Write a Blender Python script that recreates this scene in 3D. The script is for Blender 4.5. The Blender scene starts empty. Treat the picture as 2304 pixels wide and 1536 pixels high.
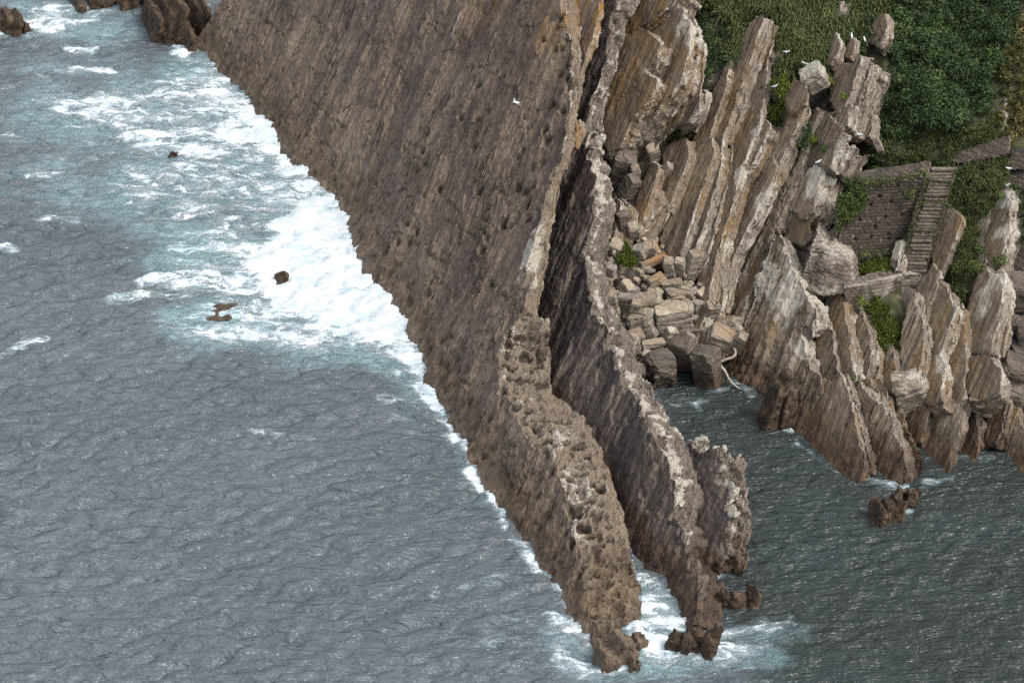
import bpy, bmesh, math, random
import numpy as np
from mathutils import Vector, Matrix
from mathutils.geometry import convex_hull_2d
C = bpy.context.scene.collection
SC = bpy.context.scene
R = math.radians
rng = np.random.default_rng(7)
random.seed(7)
# ------------------------------------------------------------------ camera
PITCH, DIST, LENS = R(30.0), 330.0, 125.0
TGT = np.array([0.0, 0.0, 3.0])
FWD = np.array([0.0, math.cos(PITCH), -math.sin(PITCH)])
UP = np.array([0.0, math.sin(PITCH), math.cos(PITCH)])
RGT = np.array([1.0, 0.0, 0.0])
CAM = TGT - FWD * DIST
cam = bpy.data.objects.new('camera', bpy.data.cameras.new('camera'))
C.objects.link(cam)
cam.location = CAM
cam.rotation_euler = (math.pi / 2 - PITCH, 0, 0)
cam.data.lens = LENS
cam.data.sensor_width = 36.0
cam.data.clip_start = 1.0
cam.data.clip_end = 9000.0
SC.camera = cam
# ------------------------------------------------------------------ sky, sun, exposure
SUN_EL, SUN_AZ = R(52.0), R(112.0)          # azimuth clockwise from +Y (away from camera)
world = bpy.data.worlds.new("World")
SC.world = world
world.use_nodes = True
wn = world.node_tree.nodes
bg = wn['Background']
sky = wn.new('ShaderNodeTexSky')
sky.sky_type = 'NISHITA'
sky.sun_disc = False
sky.sun_elevation = SUN_EL
sky.sun_rotation = SUN_AZ
sky.air_density = 1.0
sky.dust_density = 3.0
hsv = wn.new('ShaderNodeHueSaturation')
hsv.inputs['Saturation'].default_value = 0.42
world.node_tree.links.new(sky.outputs[0], hsv.inputs['Color'])
world.node_tree.links.new(hsv.outputs[0], bg.inputs['Color'])
bg.inputs['Strength'].default_value = 0.145
sun = bpy.data.objects.new('sun', bpy.data.lights.new('sun', 'SUN'))
C.objects.link(sun)
sun.data.energy = 1.1
sun.data.angle = R(15)
sun.data.color = (1.0, 0.955, 0.89)
sd = Vector((math.sin(SUN_AZ) * math.cos(SUN_EL), math.cos(SUN_AZ) * math.cos(SUN_EL), math.sin(SUN_EL)))
sun.rotation_euler = sd.to_track_quat('Z', 'Y').to_euler()
sun.location = sd * 200
SC.view_settings.view_transform = 'Standard'
SC.view_settings.look = 'None'
SC.view_settings.exposure = 0.90
SC.view_settings.gamma = 1.0
SC.cycles.max_bounces = 5
SC.cycles.diffuse_bounces = 4
SC.cycles.use_denoising = False
SC.cycles.use_adaptive_sampling = False
SC.cycles.sample_clamp_indirect = 3.0
SC.cycles.sample_clamp_direct = 2.5
SC.render.filter_size = 1.5
SC.cycles.glossy_bounces = 2

# ------------------------------------------------------------------ geometry helpers
def ray(px, py):
    d = FWD + (px - 1152.0) / 2304.0 * 36.0 / LENS * RGT + (768.0 - py) / 2304.0 * 36.0 / LENS * UP
    return d
def onz(px, py, z=0.0):                       # photo point -> world point at height z
    d = ray(px, py)
    return CAM + d * ((z - CAM[2]) / d[2])
def onplane(px, py, p0, n):
    d = ray(px, py)
    return CAM + d * (np.dot(p0 - CAM, n) / np.dot(d, n))
def topix(P):
    P = np.asarray(P, float)
    v = P - CAM
    k = v @ FWD
    return np.stack([1152 + (v @ RGT) / k * LENS / 36.0 * 2304, 768 - (v @ UP) / k * LENS / 36.0 * 2304], -1)

class Frame:                                  # a bedding frame: S along strike, Q up dip, N out of the bed
    def __init__(self, dip, strike):
        a, d = R(strike), R(dip)
        self.S = np.array([math.sin(a), -math.cos(a), 0.0])
        h = np.array([math.cos(a), math.sin(a), 0.0])
        self.Q = h * math.cos(d) + np.array([0, 0, math.sin(d)])
        self.N = -h * math.sin(d) + np.array([0, 0, math.cos(d)])
        self.M = np.stack([self.S, self.Q, self.N])
    def co(self, P):
        return P @ self.M.T
F0 = Frame(52, 18)
F1 = Frame(56, 18)
F2 = Frame(62, 18)

# ------------------------------------------------------------------ noise (numpy)
_pr = np.random.default_rng(3)
PERM = np.concatenate([_pr.permutation(256)] * 4).astype(np.int32)
_g = _pr.normal(size=(256, 3))
GRAD = (_g / np.linalg.norm(_g, axis=1, keepdims=True)).astype(np.float32)
RND = _pr.random((256, 4)).astype(np.float32)
def _h(ix, iy, iz):
    return PERM[PERM[PERM[ix & 255] + (iy & 255)] + (iz & 255)]
def perlin(P, seed=0):
    P = np.asarray(P, np.float32) + np.float32(seed * 17.37 + 0.13)
    i = np.floor(P).astype(np.int32)
    f = P - i
    u = f * f * f * (f * (f * 6 - 15) + 10)
    out = 0
    for dx in (0, 1):
        wx = u[:, 0] if dx else 1 - u[:, 0]
        for dy in (0, 1):
            wy = u[:, 1] if dy else 1 - u[:, 1]
            for dz in (0, 1):
                wz = u[:, 2] if dz else 1 - u[:, 2]
                g = GRAD[_h(i[:, 0] + dx, i[:, 1] + dy, i[:, 2] + dz)]
                out = out + wx * wy * wz * (g[:, 0] * (f[:, 0] - dx) + g[:, 1] * (f[:, 1] - dy) + g[:, 2] * (f[:, 2] - dz))
    return out * 1.6
def fbm(P, seed=0, octv=4, gain=0.5, lac=2.03):
    P = np.asarray(P, np.float32)
    a, s, tot = 1.0, 0, 0
    for k in range(octv):
        s = s + a * perlin(P, seed + k * 3)
        tot += a
        a *= gain
        P = P * lac
    return s / tot * 1.3
def ridged(P, seed=0, octv=3):
    P = np.asarray(P, np.float32)
    a, s = 1.0, 0
    for k in range(octv):
        s = s + a * (1 - np.abs(perlin(P, seed + k * 5)) * 1.6)
        a *= 0.5
        P = P * 2.1
    return s / 1.75
def worley(P, seed=0):                        # F1, F2-F1 and a random number per cell
    P = np.asarray(P, np.float32) + np.float32(seed * 11.3)
    i = np.floor(P).astype(np.int32)
    f = P - i
    f1 = np.full(len(P), 9.0, np.float32); f2 = f1.copy(); idr = np.zeros(len(P), np.float32)
    for dx in (-1, 0, 1):
        for dy in (-1, 0, 1):
            for dz in (-1, 0, 1):
                h = _h(i[:, 0] + dx, i[:, 1] + dy, i[:, 2] + dz)
                c = RND[h]
                d = (c[:, 0] + dx - f[:, 0]) ** 2 + (c[:, 1] + dy - f[:, 1]) ** 2 + (c[:, 2] + dz - f[:, 2]) ** 2
                m = d < f1
                f2 = np.where(m, f1, np.minimum(f2, d))
                idr = np.where(m, c[:, 3], idr)
                f1 = np.where(m, d, f1)
    return np.sqrt(f1), np.sqrt(f2) - np.sqrt(f1), idr
def sstep(a, b, x):
    t = np.clip((x - a) / (b - a), 0, 1)
    return t * t * (3 - 2 * t)

# ------------------------------------------------------------------ object helpers
def tag(o, label=None, cat=None, group=None, kind=None):
    if label: o['label'] = label
    if cat: o['category'] = cat
    if group: o['group'] = group
    if kind: o['kind'] = kind
    return o
def mesh_from(V, F, name):
    me = bpy.data.meshes.new(name)
    me.from_pydata([tuple(v) for v in V], [], F)
    return me
def fast_mesh(name, V, Q):                    # V n x 3, Q m x k (all faces same size)
    me = bpy.data.meshes.new(name)
    V = np.ascontiguousarray(V, np.float32); Q = np.ascontiguousarray(Q, np.int32)
    k = Q.shape[1]
    me.vertices.add(len(V)); me.vertices.foreach_set('co', V.ravel())
    me.loops.add(Q.size); me.loops.foreach_set('vertex_index', Q.ravel())
    me.polygons.add(len(Q)); me.polygons.foreach_set('loop_start', np.arange(0, Q.size, k, dtype=np.int32))
    me.update(calc_edges=True)
    return me
def fattr(me, name, arr):
    a = me.attributes.new(name, 'FLOAT', 'POINT')
    a.data.foreach_set('value', np.ascontiguousarray(arr, np.float32).ravel())
def vattr(me, name, arr):
    a = me.attributes.new(name, 'FLOAT_VECTOR', 'POINT')
    a.data.foreach_set('vector', np.ascontiguousarray(arr, np.float32).ravel())
def smooth(me, on=True):
    me.polygons.foreach_set('use_smooth', np.full(len(me.polygons), on))
def put(name, me, mat, loc=None, parent=None):
    o = bpy.data.objects.new(name, me)
    if mat: me.materials.append(mat)
    if loc is not None:
        n = len(me.vertices); co = np.empty(n * 3, np.float32)
        me.vertices.foreach_get('co', co)
        co = co.reshape(-1, 3) - np.asarray(loc, np.float32)
        me.vertices.foreach_set('co', co.ravel()); me.update()
        o.location = loc
    C.objects.link(o)
    if parent: o.parent = parent
    return o

# ------------------------------------------------------------------ node helpers
class NT:
    def __init__(self, name):
        self.m = bpy.data.materials.new(name); self.m.use_nodes = True
        self.t = self.m.node_tree; self.b = self.t.nodes['Principled BSDF']
    def node(self, ty, **kw):
        n = self.t.nodes.new('ShaderNode' + ty)
        for k, v in kw.items(): setattr(n, k, v)
        return n
    def put(self, sock, v):
        if isinstance(v, bpy.types.NodeSocket): self.t.links.new(v, sock)
        elif isinstance(v, (tuple, list)): sock.default_value = tuple(v) + ((1.0,) if len(v) == 3 and sock.type == 'RGBA' else ())
        elif v is not None: sock.default_value = v
    def math(self, op, a, b=None, c=None, clamp=False):
        n = self.node('Math', operation=op, use_clamp=clamp)
        for i, v in enumerate((a, b, c)): self.put(n.inputs[i], v)
        return n.outputs[0]
    def vmul(self, v, s):
        n = self.node('VectorMath', operation='MULTIPLY'); self.put(n.inputs[0], v); self.put(n.inputs[1], s)
        return n.outputs[0]
    def vadd(self, v, s):
        n = self.node('VectorMath', operation='ADD'); self.put(n.inputs[0], v); self.put(n.inputs[1], s)
        return n.outputs[0]
    def attr(self, name, out='Fac'):
        n = self.node('Attribute'); n.attribute_name = name
        return n.outputs[out]
    def noise(self, v, scale=1.0, detail=4, rough=0.55, dist=0.0, out='Fac'):
        n = self.node('TexNoise'); self.put(n.inputs['Vector'], v)
        n.inputs['Scale'].default_value = scale; n.inputs['Detail'].default_value = detail
        n.inputs['Roughness'].default_value = rough; n.inputs['Distortion'].default_value = dist
        return n.outputs[out]
    def voro(self, v, scale=1.0, feature='F1', out='Distance', rnd=1.0):
        n = self.node('TexVoronoi', feature=feature); self.put(n.inputs['Vector'], v)
        n.inputs['Scale'].default_value = scale; n.inputs['Randomness'].default_value = rnd
        return n.outputs[out]
    def ramp(self, f, stops):
        n = self.node('ValToRGB'); self.put(n.inputs[0], f)
        e = n.color_ramp.elements
        while len(e) < len(stops): e.new(0.5)
        for el, (p, c) in zip(e, stops):
            el.position = p; el.color = (c, c, c, 1) if not isinstance(c, (tuple, list)) else tuple(c) + (1,)
        return n.outputs[0]
    def step(self, f, a, b):
        n = self.node('MapRange', interpolation_type='SMOOTHSTEP'); self.put(n.inputs[0], f)
        self.put(n.inputs[1], a); self.put(n.inputs[2], b)
        return n.outputs[0]
    def mix(self, f, a, b, mode='MIX'):
        n = self.node('Mix', data_type='RGBA', blend_type=mode)
        self.put(n.inputs[0], f); self.put(n.inputs[6], a); self.put(n.inputs[7], b)
        return n.outputs[2]
    def bump(self, h, strength=1.0, dist=0.1, normal=None):
        n = self.node('Bump'); self.put(n.inputs['Height'], h)
        n.inputs['Strength'].default_value = strength; n.inputs['Distance'].default_value = dist
        if normal is not None: self.put(n.inputs['Normal'], normal)
        return n.outputs[0]
    def pos(self):
        return self.node('NewGeometry').outputs['Position']
    def sep(self, v):
        n = self.node('SeparateXYZ'); self.put(n.inputs[0], v); return n.outputs

def rock_mat(name, face, layers, white=(0.60, 0.545, 0.445), wet=1.0, wet_top=3.2, rough=0.9, pit=0.5, ochre=(0.30, 0.16, 0.04), rust=0.0, sk=1.0, weed=((0.018, 0.011, 0.009), (0.058, 0.034, 0.022), (0.105, 0.062, 0.033), (0.17, 0.11, 0.055))):
    """bedded rock: streaked bed faces, thin layers on broken edges; attributes bed, edge, white, stain come with the mesh"""
    T = NT(name); P = T.pos(); z = T.sep(P)[2]
    bed = T.attr('bed', 'Vector'); edge = T.attr('edge')
    warp = T.noise(bed, 0.25, 3, out='Color')
    bw = T.vadd(bed, T.vmul(warp, (0.5, 0.5, 0.35)))
    gw = T.vadd(bed, T.vmul(T.noise(bed, 0.05, 2, out='Color'), (3.0, 3.0, 0.6)))
    streak = T.noise(T.vmul(gw, (2.6, 0.20, 1.2)), 1.0, 3, 0.65)
    broad = T.noise(T.vmul(gw, (0.55, 0.06, 0.4)), 1.0, 4, 0.62)
    blot = T.noise(T.vmul(bw, (1.0, 0.5, 1.0)), 0.15, 6, 0.66)
    fine = T.noise(T.vmul(bed, (3.2, 1.8, 3.2)), 1.0, 3, 0.8)
    v = T.math('ADD', T.math('ADD', T.math('MULTIPLY', T.math('ADD', 0.5 * (1 - sk), T.math('MULTIPLY', broad, sk)), 0.26), T.math('MULTIPLY', T.math('ADD', 0.5, T.math('MULTIPLY', T.step(T.noise(bed, 0.10, 3), .38, .62), T.math('MULTIPLY', sk, T.math('SUBTRACT', streak, 0.5)))), 0.17)), T.math('ADD', T.math('MULTIPLY', blot, 0.34), T.math('MULTIPLY', fine, 0.23)))
    cf = T.ramp(v, [(0.40, face[0]), (0.465, face[1]), (0.53, face[2]), (0.62, face[3])])
    ck = T.math('ABSOLUTE', T.math('SUBTRACT', T.noise(T.vmul(gw, (0.42, 0.05, 0.4)), 1.0, 2, 0.5), 0.5))
    ck2 = T.math('ABSOLUTE', T.math('SUBTRACT', T.noise(T.vmul(gw, (0.10, 0.16, 0.3)), 1.0, 4, 0.6), 0.5))
    crk = T.math('MAXIMUM', T.math('MULTIPLY', T.step(ck, 0.012, 0.002), T.step(T.noise(bed, 0.22, 2), 0.46, 0.56)), T.math('MULTIPLY', T.step(ck2, 0.005, 0.001), T.step(T.noise(bed, 0.13, 2), 0.5, 0.58)))
    hue = T.step(T.noise(gw, 0.05, 5, 0.62), 0.42, 0.56)
    cf = T.mix(T.math('MULTIPLY', hue, 0.8), cf, T.mix(1.0, cf, (0.77, 0.725, 0.725), 'MULTIPLY'))
    cf = T.mix(T.math('MULTIPLY', crk, 0.8), cf, (0.022, 0.018, 0.016))
    lay = T.noise(T.vmul(bw, (0.16, 0.14, 2.6)), 1.0, 5, 0.66)
    lay2 = T.noise(T.vmul(bw, (0.5, 0.4, 9.0)), 1.0, 4, 0.6)
    lv = T.math('ADD', T.math('MULTIPLY', lay, 0.72), T.math('MULTIPLY', lay2, 0.28))
    cl = T.ramp(lv, layers)
    col = T.mix(T.step(edge, 0.25, 0.7), cf, cl)
    # rusty staining
    st = T.math('MULTIPLY', T.math('MAXIMUM', T.attr('stain'), T.math('MULTIPLY', rust, T.step(T.noise(T.vmul(gw, (0.22, 0.06, 0.5)), 1.0, 3), .46, .62))), T.step(T.noise(T.vmul(bw, (0.5, 0.2, 0.8)), 1.0, 6, 0.6), 0.40, 0.58))
    col = T.mix(st, col, ochre)
    # dark lichen specks / pits
    pv = T.step(T.noise(bed, 1.9, 3, 0.5), 0.66, 0.74)
    col = T.mix(T.math('MULTIPLY', pv, pit * 0.7), col, (0.035, 0.03, 0.028))
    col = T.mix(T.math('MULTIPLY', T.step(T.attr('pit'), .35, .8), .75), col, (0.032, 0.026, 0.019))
    # guano and bleached crest
    wn_ = T.noise(T.vmul(bed, (0.8, 0.8, 1.1)), 0.9, 5, 0.68)
    wm = T.step(T.math('ADD', T.attr('white'), T.math('MULTIPLY', T.math('SUBTRACT', wn_, 0.5), 1.3)), 0.40, 0.66)
    col = T.mix(T.math('MULTIPLY', wm, 0.9), col, T.mix(fine, white, tuple(0.62 * c for c in white)))
    # tide band
    zn = T.math('ADD', z, T.math('MULTIPLY', T.math('SUBTRACT', T.noise(P, 0.35, 4, 0.65), 0.5), 5.0))
    wetf = T.math('MULTIPLY', T.step(zn, wet_top, wet_top - 2.4), wet)
    wc = T.ramp(T.noise(P, 0.9, 5, 0.72), [(0.36, weed[0]), (0.48, weed[1]), (0.58, weed[2]), (0.68, weed[3])])
    col = T.mix(T.math('MULTIPLY', wetf, 0.85), col, wc)
    T.put(T.b.inputs['Base Color'], col)
    T.put(T.b.inputs['Roughness'], T.math('SUBTRACT', rough, T.math('MULTIPLY', T.step(z, 1.2, 0.2), 0.35)))
    T.b.inputs['Specular IOR Level'].default_value = 0.3
    h1 = T.noise(T.vmul(bed, (1.2, 0.5 + .4 * (1 - sk), 3.0)), 1.4, 4, 0.72)
    h2 = T.math('MULTIPLY', lay2, T.step(edge, 0.2, 0.7))
    h3 = T.math('MULTIPLY', pv, -0.35)
    hh = T.math('ADD', T.math('ADD', T.math('ADD', h1, T.math('MULTIPLY', streak, 0.45 * sk)), T.math('MULTIPLY', h2, 0.9)), T.math('SUBTRACT', h3, T.math('MULTIPLY', crk, 0.8)))
    T.put(T.b.inputs['Normal'], T.bump(hh, 0.9, 0.35))
    return T.m

# ------------------------------------------------------------------ rock bodies
DG = None
def remesh(V, F, vox):
    me = mesh_from(V, F, 'tmp')
    bm = bmesh.new(); bm.from_mesh(me); bmesh.ops.recalc_face_normals(bm, faces=bm.faces); bm.to_mesh(me); bm.free()
    o = bpy.data.objects.new('tmp', me); C.objects.link(o)
    md = o.modifiers.new('r', 'REMESH'); md.mode = 'VOXEL'; md.voxel_size = vox; md.adaptivity = 0.0
    dg = bpy.context.evaluated_depsgraph_get()
    out = bpy.data.meshes.new_from_object(o.evaluated_get(dg))
    bpy.data.objects.remove(o); bpy.data.meshes.remove(me)
    return out
def getco(me):
    a = np.empty(len(me.vertices) * 3, np.float32); me.vertices.foreach_get('co', a); return a.reshape(-1, 3)
def getno(me):
    a = np.empty(len(me.vertices) * 3, np.float32); me.vertex_normals.foreach_get('vector', a); return a.reshape(-1, 3)
def setco(me, co):
    me.vertices.foreach_set('co', np.ascontiguousarray(co, np.float32).ravel()); me.update()
def convexity(me, co, no, it):
    e = np.empty(len(me.edges) * 2, np.int32); me.edges.foreach_get('vertices', e); e = e.reshape(-1, 2)
    n = len(co); deg = np.bincount(e.ravel(), minlength=n).astype(np.float32)
    s = co.astype(np.float32).copy()
    for _ in range(it):
        acc = np.empty_like(s)
        for k in range(3):
            acc[:, k] = np.bincount(e[:, 0], s[e[:, 1], k], n) + np.bincount(e[:, 1], s[e[:, 0], k], n)
        s = acc / np.maximum(deg, 1)[:, None]
    return ((co - s) * no).sum(1), s

def sections(secs):                           # closed tube through equal-length section polygons
    k = len(secs[0]); V = [p for s in secs for p in s]; F = []
    for i in range(len(secs) - 1):
        for j in range(k):
            a, b = i * k + j, i * k + (j + 1) % k
            F.append((a, b, b + k, a + k))
    F.append(tuple(range(k))[::-1]); F.append(tuple(range((len(secs) - 1) * k, len(secs) * k)))
    return V, F
def plate(px, z, t, fr=F0, at=0, skew=(0, 0), top_tilt=None):
    """a bed: outline given where its upper face shows in the photo, lying on the bedding plane that passes at height z under outline point `at`"""
    p0 = onz(px[at][0], px[at][1], z)
    top = [onplane(x, y, p0, fr.N) for x, y in px]
    off = -fr.N * t + fr.S * skew[0] + fr.Q * skew[1]
    k = len(top)
    V = top + [p + off for p in top]
    F = [tuple(range(k)), tuple(range(2 * k - 1, k - 1, -1))] + [(i, (i + 1) % k, (i + 1) % k + k, i + k) for i in range(k)]
    return V, F
def join(pieces):
    V, F = [], []
    for v, f in pieces:
        b = len(V); V += list(v); F += [tuple(i + b for i in q) for q in f]
    return V, F

def rock(name, pieces, mat, vox=0.2, fr=F0, lay=0.22, blk=0.25, fb=0.18, groove=0.10, chip=0.35, wh=1.0, wh_z=2.5, seed=0,
         holes=None, stain=None, white_at=None, label=None, cat=None, group=None, cvx=None, hard=False, parent=None, post=None, cut=None):
    V, F = join(pieces)
    me = remesh(V, F, vox)
    if cut is not None:
        kill = topix(getco(me))[:, 1] < cut
        bm = bmesh.new(); bm.from_mesh(me); bm.verts.ensure_lookup_table()
        bmesh.ops.delete(bm, geom=[v for v, k in zip(bm.verts, kill) if k], context='VERTS'); bm.to_mesh(me); bm.free()
    co = getco(me); no = getno(me)
    b = fr.co(co) + seed * 5.0
    bl = b.copy(); bl[:, 0] += 0.42 * b[:, 1]
    nn = no @ fr.N.astype(np.float32)
    nin = no - nn[:, None] * fr.N.astype(np.float32)
    e = np.linalg.norm(nin, axis=1); nin = nin / np.maximum(e, 1e-4)[:, None]
    es = sstep(0.25, 0.8, e)
    wv = fbm(b * 0.35, seed, 3)[:, None] * np.array([0.6, 0.6, 0.3])
    bb = b + wv
    # thin layers stepping in and out on broken edges
    l = perlin(bb * [0.25, 0.25, 2.6], seed + 1); l2 = perlin(bb * [0.5, 0.5, 6.0], seed + 2)
    step_ = np.tanh(l * 4) * 0.7 + l2 * 0.5
    d_in = lay * step_ * es
    # blocks broken out along joints
    f1, f21, cid = worley(bb * [0.42, 0.5, 0.9], seed + 1)
    f1b, f21b, cidb = worley(bb * [1.1, 1.2, 1.9], seed + 2)
    d_in = d_in + es * (blk * (cid - 0.5) * 2 + blk * 0.5 * (cidb - 0.5) * 2)
    crack = -sstep(0.09, 0.0, f21) * 0.5 * blk * es - sstep(0.1, 0.0, f21b) * 0.25 * blk * es
    d_n = fb * (fbm(b * 0.3, seed + 3, 5) * 1.5) + 0.5 * fb * fbm(b * 1.3, seed + 4, 3) + crack
    blw = bl + fbm(bl * 0.05, seed, 2)[:, None] * np.array([1.5, 1.5, .5])
    g = fbm(blw * [1.3, 0.12, 0.5], seed + 6, 3) * groove * 1.3 + np.tanh(perlin(blw * [0.35, 0.06, 0.4], seed + 8) * 6) * groove * 0.8
    d_n = d_n + g * (1 - es)
    co2 = co + no * d_n[:, None] + nin * d_in[:, None]
    # chips on convex arrises
    cv, sm = convexity(me, co, no, int(cvx or max(4, 0.7 / vox)))
    cvn = np.clip(cv / (vox * 1.2), 0, 1)
    cv_big = convexity(me, co, no, int(cvx or np.clip(2.2 / vox, 6, 26)))[0] if wh > 0 else cv
    ch = np.maximum(0, fbm(b * 0.8, seed + 9, 3)) * chip * 2 + (worley(bb * [0.9, 0.9, 2.2], seed + 5)[2] > 0.6) * chip * 0.7
    co2 = co2 - no * (ch * cvn)[:, None]
    pitv = np.zeros(len(co))
    if holes is not None:
        pc = topix(co); dc = (co - CAM) @ FWD; found = []
        def surf(x, y):
            m = np.where((np.abs(pc[:, 0] - x) < 7) & (np.abs(pc[:, 1] - y) < 7))[0]
            return co[m[np.argmin(dc[m])]] if len(m) else None
        for h in holes:
            if len(h) == 4:
                c = surf(h[0], h[1])
                if c is None: continue
                if any(((c - f[0]) ** 2).sum() < (.74 * (h[2] + f[1])) ** 2 for f in found): continue
                found.append((c, h[2], h[3]))
            else: found.append(h)
        rock.pits = found
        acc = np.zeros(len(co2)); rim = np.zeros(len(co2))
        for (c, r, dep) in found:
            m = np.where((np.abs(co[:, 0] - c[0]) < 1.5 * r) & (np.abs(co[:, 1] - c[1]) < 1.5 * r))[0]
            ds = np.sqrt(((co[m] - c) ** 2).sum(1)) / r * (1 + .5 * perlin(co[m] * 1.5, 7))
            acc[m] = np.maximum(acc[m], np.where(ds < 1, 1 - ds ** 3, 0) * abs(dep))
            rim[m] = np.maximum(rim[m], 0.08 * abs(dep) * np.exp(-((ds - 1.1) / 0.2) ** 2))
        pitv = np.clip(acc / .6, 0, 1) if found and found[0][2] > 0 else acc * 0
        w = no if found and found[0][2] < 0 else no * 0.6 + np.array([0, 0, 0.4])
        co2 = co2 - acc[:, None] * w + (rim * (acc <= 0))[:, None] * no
    if post is not None: co2 = post(co2, no, b)
    setco(me, co2)
    no2 = getno(me)
    cv2, _ = convexity(me, co2, no2, int(cvx or max(5, 0.9 / vox)))
    nn2 = no2 @ fr.N.astype(np.float32)
    e2 = np.sqrt(np.clip(1 - nn2 ** 2, 0, 1))
    zz = co2[:, 2]
    w = np.clip(cv_big / 0.35, -0.6, 1.0) * 0.62 + np.clip(cv2 / vox, -1, 1) * 0.12 + 0.22 * es * (no2[:, 2] > 0.1) + 0.28 * fbm(b * 0.22, seed + 12, 3)
    w = w * sstep(wh_z, wh_z + 2.2, zz) * wh
    if white_at is not None:
        for (c, r, a) in white_at:
            w = w + a * np.exp(-((co2 - c) ** 2).sum(1) / (r * r))
    sa = np.zeros(len(co2), np.float32)
    if stain is not None:
        for (c, r, a) in stain: sa = sa + a * np.exp(-((co2 - c) ** 2).sum(1) / (r * r))
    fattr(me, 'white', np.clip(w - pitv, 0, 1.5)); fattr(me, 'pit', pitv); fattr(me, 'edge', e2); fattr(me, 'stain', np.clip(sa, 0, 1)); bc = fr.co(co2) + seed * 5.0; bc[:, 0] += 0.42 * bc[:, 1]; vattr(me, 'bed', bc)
    smooth(me)
    base = np.array([co2[:, 0].mean(), co2[:, 1].mean(), max(co2[:, 2].min(), 0)])
    o = put(name, me, mat, base, parent)
    tag(o, label, cat, group)
    return o

MAT = {}
MAT['slab'] = rock_mat('slab_rock', [(0.062, 0.047, 0.042), (0.15, 0.115, 0.093), (0.255, 0.196, 0.145), (0.48, 0.38, 0.25)],
    [(0.30, (0.06, 0.046, 0.038)), (0.42, (0.15, 0.117, 0.088)), (0.5, (0.26, 0.205, 0.145)), (0.56, (0.17, 0.13, 0.095)), (0.66, (0.36, 0.295, 0.21))], wet=0.85, wet_top=3.6, weed=((0.045, 0.030, 0.022), (0.115, 0.08, 0.052), (0.19, 0.137, 0.085), (0.28, 0.215, 0.13)), sk=0.6)
MAT['strata'] = rock_mat('strata_rock', [(0.065, 0.048, 0.036), (0.15, 0.115, 0.08), (0.235, 0.185, 0.125), (0.46, 0.385, 0.28)],
    [(0.32, (0.045, 0.034, 0.028)), (0.40, (0.14, 0.108, 0.08)), (0.455, (0.36, 0.30, 0.23)), (0.50, (0.13, 0.105, 0.088)), (0.545, (0.38, 0.32, 0.245)), (0.59, (0.21, 0.17, 0.135)), (0.66, (0.30, 0.195, 0.10))], wet=0.95, wet_top=3.2, rust=0.72, ochre=(0.235, 0.15, 0.07))

MAT['boulder'] = rock_mat('boulder_rock', [(0.15, 0.115, 0.08), (0.265, 0.21, 0.15), (0.37, 0.305, 0.22), (0.50, 0.43, 0.325)],
    [(0.30, (0.10, 0.08, 0.065)), (0.42, (0.24, 0.20, 0.155)), (0.5, (0.38, 0.325, 0.25)), (0.57, (0.25, 0.205, 0.16)), (0.66, (0.42, 0.36, 0.28))], wet=0.85, wet_top=1.6, pit=.25, ochre=(0.36, 0.19, 0.07))
MAT['dark_boulder'] = rock_mat('weathered_boulder_rock', [(0.05, 0.043, 0.038), (0.10, 0.083, 0.068), (0.15, 0.123, 0.098), (0.23, 0.195, 0.15)],
    [(0.30, (0.05, 0.04, 0.034)), (0.42, (0.11, 0.088, 0.07)), (0.5, (0.19, 0.16, 0.125)), (0.57, (0.12, 0.095, 0.075)), (0.66, (0.24, 0.195, 0.145))], wet=0.9, wet_top=2.6, pit=.4)
MAT['grey_boulder'] = rock_mat('grey_boulder_rock', [(0.15, 0.13, 0.108), (0.26, 0.23, 0.19), (0.35, 0.31, 0.255), (0.46, 0.41, 0.335)],
    [(0.30, (0.10, 0.088, 0.075)), (0.42, (0.23, 0.20, 0.165)), (0.5, (0.38, 0.335, 0.27)), (0.57, (0.25, 0.215, 0.175)), (0.66, (0.42, 0.375, 0.305))], wet=0.85, wet_top=1.6, pit=.25)
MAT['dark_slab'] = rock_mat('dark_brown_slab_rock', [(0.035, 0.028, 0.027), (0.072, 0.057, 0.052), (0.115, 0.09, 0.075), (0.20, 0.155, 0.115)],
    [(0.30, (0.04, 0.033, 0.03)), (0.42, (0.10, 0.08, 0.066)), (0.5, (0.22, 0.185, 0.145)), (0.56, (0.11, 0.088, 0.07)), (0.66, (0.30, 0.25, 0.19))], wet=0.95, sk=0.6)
MAT['weedy'] = rock_mat('weedy_reef_rock', [(0.05, 0.04, 0.033), (0.10, 0.078, 0.06), (0.15, 0.115, 0.085), (0.23, 0.18, 0.13)],
    [(0.30, (0.045, 0.035, 0.028)), (0.42, (0.11, 0.085, 0.065)), (0.5, (0.19, 0.15, 0.11)), (0.57, (0.11, 0.085, 0.065)), (0.66, (0.24, 0.19, 0.135))], wet=0.95, wet_top=11.0, weed=((0.022, 0.014, 0.011), (0.065, 0.042, 0.028), (0.12, 0.08, 0.047), (0.20, 0.14, 0.08)))
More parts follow.
